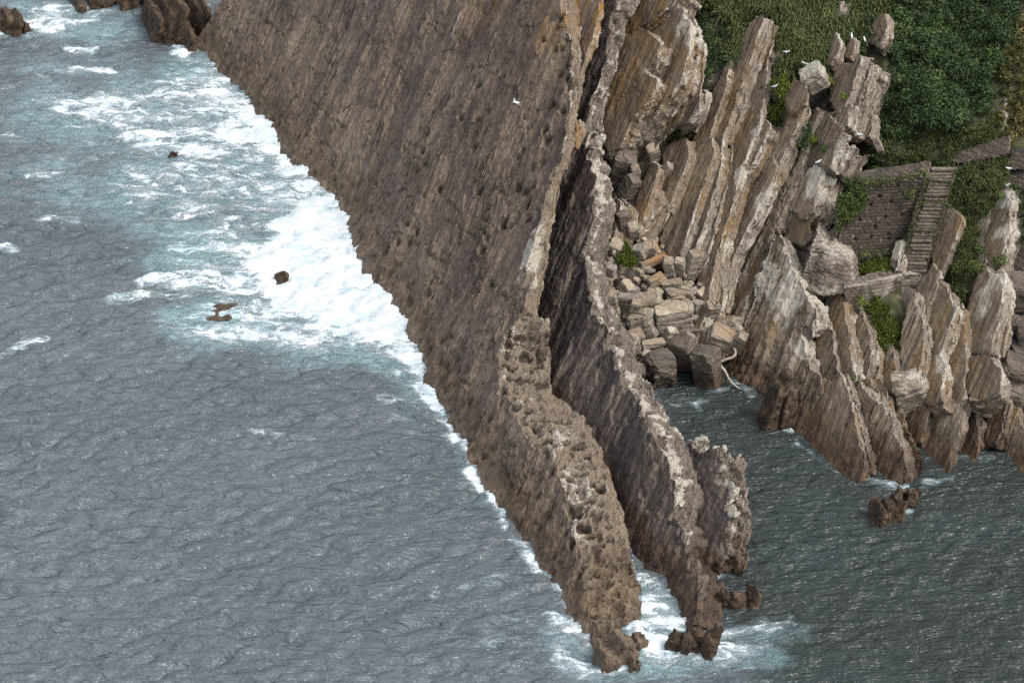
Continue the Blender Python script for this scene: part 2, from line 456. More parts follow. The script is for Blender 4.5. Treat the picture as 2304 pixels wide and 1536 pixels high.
# ------------------------------------------------------------------ the sea
def sea_axis(lo, hi, d, far):
    a = list(np.arange(lo, hi, d)); s = d
    left, right = [], []
    x = lo
    while x > -far: s *= 1.25; x -= s; left.append(x)
    x, s = a[-1], d
    while x < far: s *= 1.25; x += s; right.append(x)
    return np.array(left[::-1] + a + right)
def ocean_tile(n, L, wind, kpk, spread, seed, kmax):
    r = np.random.default_rng(seed)
    k1 = np.fft.fftfreq(n, L / n) * 2 * math.pi
    kx, ky = np.meshgrid(k1, k1)
    k = np.hypot(kx, ky); k[0, 0] = 1
    cosf = np.abs((kx * wind[0] + ky * wind[1]) / k)
    amp = k ** -2.0 * np.exp(-0.6 * (kpk / k) ** 4) * cosf ** spread * np.exp(-(k / kmax) ** 2); amp[0, 0] = 0
    h = (r.normal(size=(n, n)) + 1j * r.normal(size=(n, n))) * amp
    H = np.real(np.fft.ifft2(h)); s = H.std()
    Dx = np.real(np.fft.ifft2(1j * h * kx / k)) / s; Dy = np.real(np.fft.ifft2(1j * h * ky / k)) / s
    return H / s, Dx, Dy
def seg_mask(px, segs):
    m = np.zeros(len(px), np.float32)
    for (x0, y0, x1, y1, r, a) in segs:
        d = np.array([x1 - x0, y1 - y0], float); L2 = max((d ** 2).sum(), 1)
        t = np.clip(((px - [x0, y0]) @ d) / L2, 0, 1)
        q = px - np.array([x0, y0]) - t[:, None] * d
        m = np.maximum(m, a * np.exp(-((q[:, 0] ** 2 + (q[:, 1] * 1.35) ** 2) / (r * r)) ** 1.3))
    return m
FOAM = [ # heavy white water, photo coordinates of points on the water surface
 (500,215,600,250,60,1.1),(590,260,640,330,75,1.5),(530,290,640,335,85,1.3),(420,235,560,275,60,.95),(640,370,715,395,45,1.3),(690,420,725,450,55,1.2),
 (560,420,700,395,55,.85),(720,480,785,520,75,1.7),(680,540,800,560,95,1.7),(620,600,830,620,90,1.7),(660,660,880,690,90,1.7),(520,640,700,610,60,1.2),(560,570,700,560,55,.9),
 (560,700,720,690,50,1.0),(740,730,920,750,65,1.35),(530,765,760,755,42,1.0),(420,748,560,735,28,.8),(380,740,440,745,18,.8),(330,632,480,610,24,1.1),(255,675,420,655,22,1.0),(400,640,560,640,40,1.0),(480,590,600,570,40,.7),
 (870,740,935,805,46,1.3),(925,810,960,880,28,1.15),(945,870,990,925,26,1.35),(985,935,1015,965,20,1.1),(1010,975,1060,1035,18,1.15),(1065,1065,1112,1122,19,1.25),(1120,1135,1152,1182,16,1.0),
 (1165,1205,1222,1285,16,.95),(1225,1290,1272,1352,16,.95),(1245,1385,1330,1430,32,1.0),(1240,1410,1290,1480,32,.75),(1265,1480,1350,1500,26,.95),(1330,1505,1420,1505,30,.9),
 (1440,1290,1500,1330,28,.95),(1450,1350,1525,1400,42,1.2),(1440,1420,1510,1480,42,1.2),(1500,1480,1640,1490,32,.85),(1630,1420,1780,1400,26,.7),(1620,1450,1700,1470,24,.65),(1420,1260,1445,1290,14,.8),
 (140,240,320,250,38,1.0),(200,225,440,212,34,1.0),(290,300,500,300,42,1.0),(320,330,580,345,40,1.0),(420,375,580,420,46,.95),(380,200,520,200,32,.95),(250,275,420,265,30,.85),
 (280,410,560,440,44,.75),(380,470,640,480,50,.82),(480,520,660,520,50,.85),(600,440,700,450,45,.8),
 (500,185,460,172,20,.85),(395,100,425,112,20,1.1),(425,118,460,152,16,.9),
 (150,110,215,108,14,1.15),(165,152,255,155,16,1.1),(90,168,160,160,16,.6),(70,50,215,38,32,1.05),(5,75,130,60,28,1.0),(110,20,200,10,26,.8),
 (60,396,130,390,14,1.0),(130,405,240,398,12,.7),(0,300,40,300,12,.7),(80,502,180,492,10,.8),(0,560,30,575,16,1.0),(5,805,90,770,15,.85),(580,970,650,990,13,.5),(150,360,260,350,14,.5),(40,330,120,325,12,.45),
 (870,900,960,920,28,.5),(920,980,1000,985,20,.5),(1040,1310,1130,1300,22,.5),(960,1330,1060,1310,20,.44),(1100,1440,1220,1430,24,.5),(900,940,960,950,20,.45),(1010,1080,1070,1110,16,.5),(1130,1390,1240,1400,18,.45),
 (1520,910,1600,905,18,.4),(1560,915,1580,925,9,.7),(1590,880,1640,872,9,.6),(1755,890,1775,940,14,1.0),(1745,950,1790,960,14,.6),(1640,850,1700,890,10,.5),(1800,990,1890,1065,8,.5),
 (1930,1066,2000,1084,9,.75),(1980,1085,2040,1090,12,.7),(2080,1082,2150,1080,10,.8),(2150,1028,2230,1034,9,.55),(1960,1160,2060,1150,12,.55),(1620,1345,1700,1350,16,.65),(1660,1275,1600,1310,12,.75),
 (1510,1440,1600,1465,20,1.0)]
HAZY = [ # aerated turquoise water
 (440,200,640,330,130,1.1),(600,400,760,560,170,1.1),(280,240,520,300,130,.85),(300,420,640,430,130,.85),(460,560,800,640,140,1.0),(460,720,900,760,95,1.05),(120,250,420,340,130,.65),
 (150,420,420,500,110,.5),(880,820,960,900,55,.7),(60,40,250,60,80,.7),(60,150,300,160,70,.45),(1450,1340,1500,1490,70,.9),(1350,1510,1700,1480,60,.7),(1250,1420,1320,1490,55,.6),(1640,1430,1800,1420,45,.4),
 (0,400,200,400,70,.4),(960,900,1110,1120,35,.45)]
gx = sea_axis(-62, 62, 0.22, 3500); gy = sea_axis(-64, 100, 0.22, 3500)
X, Y = np.meshgrid(gx, gy); nx, ny = len(gx), len(gy)
xy = np.stack([X.ravel(), Y.ravel()], 1)
P0 = np.concatenate([xy, np.zeros((len(xy), 1))], 1)
inner = (np.abs(xy[:, 0]) < 64) & (xy[:, 1] > -66) & (xy[:, 1] < 102)
pix = np.full((len(xy), 2), -9999.0); pix[inner] = topix(P0[inner])
n_, L_ = 1024, 225.28
ia = (np.round(xy[:, 0] / 0.22).astype(np.int64) % n_, np.round(xy[:, 1] / 0.22).astype(np.int64) % n_)
h1, dx1, dy1 = ocean_tile(n_, L_, (0.12, 0.99), 0.8, 1.6, 4, 3.6)
h2, dx2, dy2 = ocean_tile(n_, L_, (-0.25, 0.97), 2.0, 0.8, 9, 7.0)
pick = lambda t: t[ia[1], ia[0]]
# sheltered water right of the long fins: distance (in the picture of the plan) to the crest line of the middle fin
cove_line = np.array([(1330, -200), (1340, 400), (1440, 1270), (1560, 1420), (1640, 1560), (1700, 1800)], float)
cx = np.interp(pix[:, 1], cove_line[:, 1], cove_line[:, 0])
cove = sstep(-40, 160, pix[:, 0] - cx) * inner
fd = np.zeros(len(xy), np.float32); az = fd.copy()
warpx = fbm(np.concatenate([xy[inner] * 0.12, np.zeros((inner.sum(), 1))], 1), 21, 4)
warpy = fbm(np.concatenate([xy[inner] * 0.12, np.ones((inner.sum(), 1)) * 7], 1), 22, 4)
pw = pix[inner] + np.stack([warpx * 34, warpy * 16], 1)
fd[inner] = seg_mask(pw, FOAM); az[inner] = seg_mask(pix[inner] + np.stack([warpx * 50, warpy * 24], 1), HAZY)
calm = 1 - 0.6 * cove
amp = inner * (0.11 * calm) ; amp2 = inner * (0.088 * (1 - 0.42 * cove))
Z = pick(h1) * amp + pick(h2) * amp2
XX = xy[:, 0] - 0.35 * pick(dx1) * amp - 0.7 * pick(dx2) * amp2
YY = xy[:, 1] - 0.35 * pick(dy1) * amp - 0.7 * pick(dy2) * amp2
churn = np.zeros(len(xy))
pi3 = np.concatenate([xy[inner], np.zeros((inner.sum(), 1))], 1)
churn[inner] = fbm(pi3 * [0.25, 0.42, 1], 31, 6, .6) * 0.8 + 0.35 * ridged(pi3 * [0.45, 0.6, 1], 33, 4) - 0.15
Z = Z + churn * np.clip(fd, 0, 1.3) ** 1.5 * 0.75
idx = np.arange(nx * ny).reshape(ny, nx)
quads = np.stack([idx[:-1, :-1], idx[:-1, 1:], idx[1:, 1:], idx[1:, :-1]], -1).reshape(-1, 4)
me = fast_mesh('sea', np.stack([XX, YY, Z], 1), quads)
fattr(me, 'foam', fd); fattr(me, 'aerated', az); fattr(me, 'cove', cove); fattr(me, 'crest', (pick(h1) * 0.6 + pick(h2) * 0.4) * inner)
smooth(me)
T = NT('sea_water'); P = T.pos()
fm, aer, cov = T.attr('foam'), T.attr('aerated'), T.attr('cove')
wp = T.vadd(P, T.vmul(T.noise(P, 0.5, 3, out='Color'), (2.2, 1.4, 0)))
n1 = T.noise(T.vmul(wp, (0.40, 1.0, 1)), 0.6, 7, 0.76)
vz = T.voro(T.vmul(wp, (0.55, 1.0, 1)), 0.75, 'DISTANCE_TO_EDGE')
rg = T.math('ABSOLUTE', T.math('SUBTRACT', T.noise(T.vmul(wp, (0.35, 1.0, 1)), 0.55, 5, 0.6), 0.5))
lace = T.math('ADD', T.math('MULTIPLY', T.step(vz, 0.14, 0.0), 0.12), T.math('MULTIPLY', T.step(rg, 0.07, 0.0), 0.30))
fv = T.math('ADD', T.math('ADD', fm, T.math('MULTIPLY', T.math('SUBTRACT', n1, 0.5), 2.7)), T.math('ADD', T.math('SUBTRACT', lace, 0.15), T.math('MULTIPLY', T.math('SUBTRACT', T.noise(T.vmul(wp, (0.10, 0.28, 1)), 1.0, 4, .6), 0.5), 1.0)))
foamf = T.math('MULTIPLY', T.step(fv, 0.10, 1.10), T.step(fm, 0.04, 0.42))
thin = T.math('MULTIPLY', T.step(T.math('ADD', T.math('ADD', aer, T.math('MULTIPLY', T.math('SUBTRACT', n1, 0.5), 2.4)), T.math('SUBTRACT', lace, 0.1)), 0.40, 1.25), 0.85)
foamf = T.math('MAXIMUM', foamf, thin)
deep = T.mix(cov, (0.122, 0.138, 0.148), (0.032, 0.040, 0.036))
deep = T.mix(T.step(T.noise(T.vmul(P, (0.03, 0.06, 1)), 1.0, 5, .6), .36, .66), T.mix(0.30, deep, (0.05, 0.068, 0.072)), deep)
aq = T.step(T.math('ADD', aer, T.math('MULTIPLY', T.math('SUBTRACT', T.noise(T.vmul(wp, (0.12, 0.3, 1)), 1.0, 5, 0.6), 0.5), 1.2)), 0.15, 0.95)
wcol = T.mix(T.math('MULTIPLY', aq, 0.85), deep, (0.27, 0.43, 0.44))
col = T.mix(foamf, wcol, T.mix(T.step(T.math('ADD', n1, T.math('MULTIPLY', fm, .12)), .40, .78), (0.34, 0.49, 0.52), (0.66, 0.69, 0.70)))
T.put(T.b.inputs['Base Color'], col)
T.put(T.b.inputs['Roughness'], T.math('ADD', T.math('MULTIPLY', foamf, 0.6), 0.13))
T.b.inputs['IOR'].default_value = 1.333
r1 = T.noise(T.vmul(P, (0.42, 1.2, 1)), 0.9, 3, 0.62, 0.5)
r2 = T.noise(T.vmul(P, (0.55, 1.5, 1)), 2.6, 1, 0.6, .3)
hgt = T.math('ADD', T.math('ADD', T.math('MULTIPLY', r1, 0.95), T.math('MULTIPLY', r2, 0.22)), T.math('MULTIPLY', n1, T.math('MULTIPLY', foamf, 0.15)))
hgt = T.math('MULTIPLY', hgt, T.math('SUBTRACT', 1.0, T.math('MULTIPLY', foamf, 0.88)))
T.put(T.b.inputs['Normal'], T.bump(hgt, 1.0, 1.0))
sea = put('sea', me, T.m)
tag(sea, 'choppy grey green sea with white surf breaking along the rock slab', 'sea', kind='structure')
# ------------------------------------------------------------------ the long fins in the sea
def along(line, s, fr):                       # point of a 3-D polyline whose strike coordinate is s (extrapolates)
    c = line @ fr.S; i = int(np.clip(np.searchsorted(c, s) - 1, 0, len(c) - 2))
    t = (s - c[i]) / (c[i + 1] - c[i]); return line[i] * (1 - t) + line[i + 1] * t
def fin(water, crest, fr, foot=5.0, steps=3, over=0.85, jag=0.0):
    """sections of a fin: water = waterline (photo), crest = [(shoulder px, right-edge px or None, thickness), ...] far -> near"""
    wl = np.array([onz(x, y, 0) for x, y in water])
    secs = []
    for (c, r, t, *ov) in crest:
        over = ov[0] if ov else 0.85
        s_lo, s_hi = wl[0] @ fr.S - 120, wl[-1] @ fr.S + 60
        def res(s):
            w = along(wl, s, fr); p = onplane(c[0], c[1], w, fr.N); return p @ fr.S - s, w, p
        ss = np.linspace(s_lo, s_hi, 240); rv = np.array([res(s)[0] for s in ss])
        k = np.where(rv[:-1] * rv[1:] <= 0)[0]
        k = k[0] if len(k) else int(np.argmin(np.abs(rv[:-1])))
        a, b = ss[k], ss[k + 1]
        for _ in range(30):
            m = (a + b) / 2
            if (res(a)[0] <= 0) == (res(m)[0] <= 0): a = m
            else: b = m
        _, w, p = res((a + b) / 2)
        if r is not None:
            q = onplane(r[0], r[1], p, fr.S)
        else:
            q = p - fr.N * 1.0
        low = q - fr.N * t
        wd = w - fr.Q * foot
        mids = [w + (p - w) * (i / steps) for i in range(steps)]
        under = wd - fr.N * (t + 1.5)         # overhanging underside, parallel to the bed
        vert = np.array([low[0] - 0.15 * abs(low[2]), low[1], -4.0])
        bot = under * over + vert * (1 - over)
        secs.append([wd] + mids + [p, q, low, bot])
    if jag > 0:                               # notch the crest: extra sections with the crest shifted in its own bed
        out = [secs[0]]; rj = np.random.default_rng(int(jag * 100) + len(secs))
        for a, b in zip(secs[:-1], secs[1:]):
            k = max(1, int(np.linalg.norm(b[steps + 1] - a[steps + 1]) / 0.8))
            for i in range(1, k + 1):
                t = i / k; m = [x * (1 - t) + y * t for x, y in zip(a, b)]
                dq = fr.Q * rj.normal() * jag + fr.N * rj.normal() * jag * .25
                for j in (steps + 1, steps + 2, steps + 3): m[j] = m[j] + dq * (1 if j < steps + 3 else .6)
                out.append(m)
        secs = out
    return secs
A_WATER = [(455, 20), (430, 100), (500, 198), (560, 215), (640, 285), (652, 355), (722, 392), (730, 440), (782, 480), (800, 590), (850, 645), (905, 715), (935, 780), (965, 860), (1000, 925), (1050, 1010), (1085, 1075), (1130, 1150), (1180, 1225), (1225, 1285), (1265, 1345), (1300, 1400), (1325, 1450), (1350, 1490)]
A_CREST = [((1000, -700), None, 1.5, 1.0), ((1075, -520), None, 1.5, 1.0), ((1150, -330), None, 1.5, 1.0), ((1230, -160), None, 1.5, 1.0), ((1262, 0), None, 1.5, 1.0), ((1285, 100), (1296, 108), 0.6, 1.0), ((1281, 230), (1292, 240), 0.6, 1.0), ((1268, 330), (1280, 338), 0.6, 1.0),
 ((1238, 400), (1258, 410), 0.5, 1.0), ((1217, 480), (1242, 492), 0.5, 1.0), ((1200, 560), (1226, 575), 0.5, 1.0), ((1188, 640), (1212, 655), 0.5, 1.0), ((1172, 690), (1200, 700), 0.7),
 ((1142, 748), (1222, 728), 0.5, 0.15), ((1114, 802), (1232, 798), 0.5, 0.15), ((1140, 880), (1236, 888), 0.5, 0.15), ((1160, 930), (1290, 925), 0.5, 0.15), ((1210, 990), (1335, 985), 0.5, 0.15), ((1262, 1080), (1372, 1075), 0.5, 0.15),
 ((1285, 1150), (1397, 1145), 0.5, 0.15), ((1298, 1250), (1407, 1245), 0.5, 0.15), ((1318, 1320), (1438, 1320), 0.5, 0.15), ((1325, 1380), (1440, 1390), 0.5, 0.15), ((1345, 1440), (1412, 1440), 0.5, 0.15), ((1362, 1478), (1392, 1470), 0.5, 0.15)]
r_ = np.random.default_rng(41)
pits = []
def pit_line(pts, n, jx, jy, r0, r1, d0, d1):
    pts = np.array(pts, float); L = np.r_[0, np.cumsum(np.hypot(*np.diff(pts, axis=0).T))]
    for u in r_.random(n) * L[-1]:
        x, y = np.interp(u, L, pts[:, 0]), np.interp(u, L, pts[:, 1])
        r = r0 + (r1 - r0) * r_.random() ** 1.6
        pits.append((x + r_.normal() * jx, y + r_.normal() * jy, r, r * r_.uniform(d0, d1)))
pit_line([(1160, 740), (1170, 800), (1190, 870), (1215, 920), (1255, 985)], 120, 30, 16, .22, .8, 1.0, 1.5)
pit_line([(1290, 1000), (1310, 1060), (1325, 1120), (1335, 1190)], 110, 28, 16, .22, .75, 1.0, 1.5)
pit_line([(1335, 1190), (1345, 1260), (1365, 1330), (1375, 1400)], 150, 28, 16, .22, .8, 1.0, 1.5)
pit_line([(1370, 1400), (1380, 1460)], 12, 18, 8, .3, .6, 1.1, 1.5)
pit_line([(1075, 150), (1055, 230), (1052, 330), (1080, 430), (1090, 520), (1065, 600), (1050, 690)], 56, 12, 8, .3, .7, .8, 1.3)
pit_line([(960, 260), (935, 330), (930, 420), (905, 520), (890, 590)], 44, 16, 12, .28, .65, .7, 1.1)
pit_line([(1130, 110), (1120, 200), (1110, 260)], 14, 16, 8, .3, .6, .4, .8)
pit_line([(1255, 20), (1240, 110), (1255, 200), (1230, 290), (1180, 400), (1150, 520)], 46, 16, 12, .35, .85, .7, 1.2)
pit_line([(880, 600), (960, 700), (1010, 800), (1060, 930), (1130, 1050), (1200, 1180), (1260, 1290)], 150, 34, 20, .22, .5, .5, 1.0)
pit_line([(560, 190), (700, 330), (800, 500)], 80, 50, 40, .22, .45, .5, .9)
pit_line([(1053, 606), (1092, 626), (1130, 660), (1166, 692)], 26, 1, 1, .3, .4, 1.1, 1.5)
pit_line([(1022, 620), (1012, 680), (1022, 700)], 8, 1, 1, .2, .28, .8, 1.0)
for _ in range(26):                          # joints crossing the face
    x0, y0 = r_.uniform(560, 1200), r_.uniform(20, 620); L, a = r_.uniform(25, 110), r_.choice([R(38), R(30), R(48), R(-64), R(-58)])
    if x0 < 470 + y0 * .62: continue
    n_ = int(L / 3.2)
    for i in range(n_):
        pits.append((x0 + i * 3.2 * math.cos(a) + r_.normal() * 1.2, y0 + i * 3.2 * math.sin(a) + r_.normal() * 1.2, .21, .26))
pit_line([(1250, 1040), (1190, 1060), (1150, 1075)], 10, 3, 3, .2, .35, .6, 1.0)
pit_line([(1160, 930), (1220, 945), (1260, 930), (1290, 925)], 16, 3, 4, .3, .5, .8, 1.2)
def streaks(segs, n0, r=.28, a=.8):
    out = []
    for (x0, y0, x1, y1) in segs:
        p, q = px3_A(x0, y0), px3_A(x1, y1); k = int(np.linalg.norm(q - p) / .25) + 1
        out += [(p + (q - p) * i / k, r, a) for i in range(k + 1)]
    return out
nA = F0.N @ onz(850, 645, 0)
def px3_A(x, y): return onplane(x, y, F0.N * nA, F0.N)
wA = streaks([(942, -20, 905, 78), (1035, 30, 998, 110), (1008, 130, 985, 190), (985, 190, 942, 266)], 0, .22, .75)
wA += [(px3_A(x, y), r, a) for x, y, r, a in [(1196, 560, 1.0, 1.1), (1190, 600, .9, 1.2), (1182, 640, .9, 1.2), (1205, 520, .8, .7), (1225, 750, 1.4, .7), (1150, 760, 2, .35), (1250, 960, 2.5, .4), (1290, 1040, 2, .3), (1300, 1120, 2.2, .28), (1325, 1090, 1.2, .3), (1305, 1190, 1.0, .45), (1350, 1210, 1.0, .4), (1160, 770, 1.0, .45), (1215, 900, 1.0, .5), (1275, 985, 1.2, .4), (650, 60, 1.5, .5), (700, 20, 2, .3), (1270, 100, 2, .35), (1255, 190, 2, .35), (1225, 730, 1., .6), (1180, 800, 2.2, .3), (1200, 860, 2.2, .3), (1320, 1180, 2.2, .35), (1340, 1240, 2.0, .3), (1222, 800, 1., .6), (1228, 860, 1., .6)]]
def fray(co, no, b):                          # peeled flakes with crisp rims on the bed face
    bl = b.copy(); bl[:, 0] += 0.42 * b[:, 1]
    f2 = fbm(bl * [0.13, 0.06, 0.1] + 9, 75, 5); q2 = np.floor(f2 * 6 + .5) / 6
    f = fbm(bl * [0.30, 0.045, 0.3], 71, 4); q = np.floor(f * 8 + .5) / 8
    r2 = fbm(bl * [1.2, 0.16, 0.6], 73, 3)
    up = np.clip(no @ F0.N, 0, 1) ** 2
    return co + F0.N * ((q * 0.45 + q2 * 0.8 + np.maximum(r2, .1) * .12) * up * (.25 + .75 * sstep(.5, 4, co[:, 2])))[:, None]
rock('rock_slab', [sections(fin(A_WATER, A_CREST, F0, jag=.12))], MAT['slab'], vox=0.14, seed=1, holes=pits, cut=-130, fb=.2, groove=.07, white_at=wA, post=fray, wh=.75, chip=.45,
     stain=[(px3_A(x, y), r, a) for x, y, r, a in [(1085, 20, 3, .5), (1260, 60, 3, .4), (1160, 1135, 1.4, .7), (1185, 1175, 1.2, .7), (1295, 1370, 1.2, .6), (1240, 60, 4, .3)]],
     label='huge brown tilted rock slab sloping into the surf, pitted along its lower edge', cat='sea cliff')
PITS_A = rock.pits
B_WATER = [(1000, 620), (1440, 1275), (1500, 1300), (1535, 1390), (1545, 1425)]
B_CREST = [((1400, -80), (1410, -75), 3), ((1378, 60), (1390, 65), 0.8, .6), ((1350, 180), (1362, 186), 0.8, .6), ((1318, 290), (1336, 300), 0.8, .6), ((1345, 400), (1366, 412), 0.8, .6), ((1338, 480), (1366, 495), 0.8, .6), ((1318, 540), (1352, 560), 0.8, .6), ((1310, 600), (1350, 615), 0.8, .6), ((1325, 665), (1362, 680), 0.8, .6),
 ((1350, 720), (1385, 732), 2), ((1375, 790), (1408, 805), 2), ((1405, 860), (1436, 872), 2), ((1440, 915), (1475, 925), 2), ((1480, 985), (1512, 995), 2), ((1510, 1045), (1545, 1065), 2), ((1515, 1100), (1548, 1110), 2),
 ((1525, 1180), (1540, 1195), 2), ((1545, 1240), (1572, 1250), 2), ((1560, 1300), (1598, 1310), 1.5), ((1565, 1360), (1597, 1370), 1.5), ((1560, 1410), (1595, 1418), 1)]
secB = fin(B_WATER, B_CREST, F0, jag=.38)
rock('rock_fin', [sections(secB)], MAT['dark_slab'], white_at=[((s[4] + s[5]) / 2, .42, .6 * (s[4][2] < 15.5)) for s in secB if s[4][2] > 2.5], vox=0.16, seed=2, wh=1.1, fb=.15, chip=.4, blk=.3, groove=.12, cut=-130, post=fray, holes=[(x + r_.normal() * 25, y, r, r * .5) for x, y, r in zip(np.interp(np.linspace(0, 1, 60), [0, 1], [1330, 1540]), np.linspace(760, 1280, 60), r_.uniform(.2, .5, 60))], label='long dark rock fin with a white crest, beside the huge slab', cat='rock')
C_WATER = [(1300, 880), (1560, 1290), (1600, 1310)]
C_CREST = [((1525, 1030), (1545, 1030), 2), ((1552, 998), (1580, 1000), 2), ((1590, 1012), (1618, 1022), 2), ((1618, 1050), (1648, 1068), 2), ((1630, 1085), (1664, 1095), 1.5), ((1628, 1130), (1655, 1135), 1.5), ((1632, 1190), (1662, 1200), 1.5), ((1630, 1240), (1662, 1260), 1), ((1595, 1290), (1615, 1300), 1)]
secC = fin(C_WATER, C_CREST, F0, jag=.45)
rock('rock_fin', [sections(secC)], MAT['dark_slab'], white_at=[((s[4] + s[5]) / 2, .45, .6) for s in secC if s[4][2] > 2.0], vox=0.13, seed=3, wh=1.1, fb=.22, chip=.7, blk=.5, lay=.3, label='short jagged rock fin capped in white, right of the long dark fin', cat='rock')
# ------------------------------------------------------------------ the stacked beds of the cliff and the headland
BR = np.random.default_rng(321)
def jagged(top, fr, amp, step=.45):
    """break a straight outline into joint-bounded steps"""
    out = []; k = len(top)
    for i in range(k):
        a, b = top[i], top[(i + 1) % k]; d = b - a; L = np.linalg.norm(d); m = max(1, int(L / step))
        t = d / max(L, 1e-6); nrm = np.cross(fr.N, t)
        for j in range(m):
            o = BR.choice([-1, -.4, .3, .8]) * amp * BR.uniform(.3, 1) if j else BR.normal() * amp * .3
            out.append(a + d * (j / m) + nrm * o)
    return out
def bed(px, n, t, fr=F0, layers=None, amp=.20):
    """a bed whose upper face lies on the plane N.x = n and shows in the photo as the outline px; t thick, split into thin layers that step back and forth"""
    p0 = fr.N * n
    top0 = [onplane(x, y, p0, fr.N) for x, y in px]
    cen = np.mean(top0, 0); pcs = []
    m = layers or max(1, int(round(t / .42)))
    cuts = np.r_[0, np.sort(BR.uniform(.08, .92, m - 1)), 1] * t
    for i in range(m):
        g = 1 + (BR.uniform(-.07, .05) if i else 0); sh = fr.Q * (BR.uniform(-.45, .30) if i else 0) + fr.S * (BR.uniform(-.5, .35) if i else 0)
        top = jagged([cen + (p - cen) * g + sh for p in top0], fr, amp)
        k = len(top); a = -fr.N * cuts[i]; b = -fr.N * (cuts[i + 1] + .03)
        V = [p + a for p in top] + [p + b for p in top]
        pcs.append((V, [tuple(range(k)), tuple(range(2 * k - 1, k - 1, -1))] + [(i_, (i_ + 1) % k, (i_ + 1) % k + k, i_ + k) for i_ in range(k)]))
    return join(pcs)
FH = Frame(52, 27)
def nz(x, y, fr=F0, z=0.0): return float(fr.N @ onz(x, y, z))
def px3(x, y, n, fr=F0): return onplane(x, y, fr.N * n, fr.N)
ST = MAT['strata']; SL = MAT['slab']
def crag(name, label, beds, mat=ST, vox=0.105, seed=10, stain=None, white_at=None, **kw):
    kw.setdefault('wh_z', 2.0); kw.setdefault('fb', .10); kw.setdefault('chip', .18); kw.setdefault('blk', .12); kw.setdefault('lay', .10); kw.setdefault('wh', 1.1); kw.setdefault('groove', .06)
    kw['chip'] = min(kw['chip'], .3); kw['blk'] = min(kw['blk'], .2); kw['lay'] = min(kw['lay'], .16)
    return rock(name, [bed(*b) for b in beds], mat, vox=vox, seed=seed, cat=kw.pop('cat', 'rock'), label=label,
                stain=[(px3(x, y, n), r, a) for x, y, n, r, a in (stain or [])], white_at=[(px3(x, y, n), r, a) for x, y, n, r, a in (white_at or [])], **kw)
crag('rock_plate', 'thin lichen streaked rock plates wedged behind the top crest of the huge slab',
     [([(1300, -60), (1352, -60), (1348, 20), (1332, 90), (1304, 160), (1292, 225), (1284, 270), (1272, 250), (1280, 160), (1290, 90)], 4.0, 1.0),
      ([(1268, 330), (1272, 290), (1290, 262), (1298, 280), (1288, 310), (1280, 330)], 3.2, 1.2)], mat=SL, seed=11, stain=[(1330, 20, 4, 5, 1.0), (1290, 320, 3, 3, .6)])
crag('rock_block', 'big overhanging rock block spotted with yellow lichen, above the boulder heap',
     [([(1334, 340), (1330, 250), (1345, 175), (1362, 115), (1402, 78), (1446, 60), (1486, 92), (1480, 130), (1450, 160), (1478, 178), (1468, 215), (1425, 265), (1396, 325), (1366, 352)], -2.2, 2.0),
      ([(1440, 60), (1500, 8), (1530, 14), (1554, 62), (1548, 120), (1532, 185), (1510, 215), (1470, 262), (1430, 305), (1396, 340), (1384, 335), (1430, 262), (1470, 200)], -4.0, 2.6),
      ([(1395, 85), (1405, 20), (1420, -70), (1500, -90), (1532, -20), (1502, 15), (1450, 58)], -3.4, 3.0)], seed=12, chip=0.6, blk=.35,
     stain=[(1400, 150, -2.2, 4.5, .9), (1470, 60, -4, 4, .9), (1440, 20, -3, 4, .9), (1390, 200, -2.2, 3, .8)], white_at=[(1545, 60, -4, 2.2, .6), (1500, 170, -4, 1.8, .5)])
crag('rock_block', 'pale striped block tucked under the right corner of the lichen spotted overhang',
     [([(1508, 285), (1528, 232), (1545, 195), (1576, 200), (1572, 240), (1548, 275)], -6.3, 1.5)], seed=13)
crag('rock_block', 'dark brown pillar block with a pale top against the white crested fin',
     [([(1360, 452), (1384, 443), (1400, 452), (1386, 500), (1376, 570), (1360, 545)], -3.2, 2.4)], seed=14)
crag('rock_block', 'tall brown block with an orange left side, standing over the dark hollow',
     [([(1443, 402), (1465, 360), (1482, 372), (1468, 430), (1442, 500), (1420, 548), (1415, 525), (1430, 460)], -5.6, 1.2),
      ([(1462, 428), (1476, 415), (1486, 440), (1460, 500), (1432, 548), (1424, 535)], -6.4, 2.8)], seed=15, stain=[(1445, 470, -5.6, 2.5, .9)])
crag('striped_cliff', 'grey and cream striped rock face with steep narrow beds, left of the smooth brown ramp',
     [([(1490, 332), (1545, 310), (1552, 345), (1520, 430), (1500, 475), (1478, 450), (1486, 385)], -7.6, 1.4),
      ([(1560, 330), (1600, 308), (1606, 340), (1572, 440), (1530, 570), (1490, 600), (1470, 590), (1500, 480), (1530, 420)], -8.4, 1.4),
      ([(1596, 345), (1626, 308), (1620, 370), (1592, 480), (1560, 590), (1530, 620), (1520, 600), (1575, 430)], -9.5, 1.6),
      ([(1570, 320), (1600, 230), (1640, 130), (1700, 30), (1720, 40), (1690, 130), (1650, 240), (1620, 320)], -9.6, 1.4),
      ([(1552, 330), (1580, 250), (1610, 190), (1640, 150), (1635, 190), (1600, 290), (1585, 330)], -8.6, 1.2)], seed=16, lay=.16, blk=.12, chip=.15, fb=.10, stain=[(1545, 420, -8.4, 2, .7), (1590, 330, -9.5, 1.5, .7), (1610, 190, -8.6, 2, .7)])
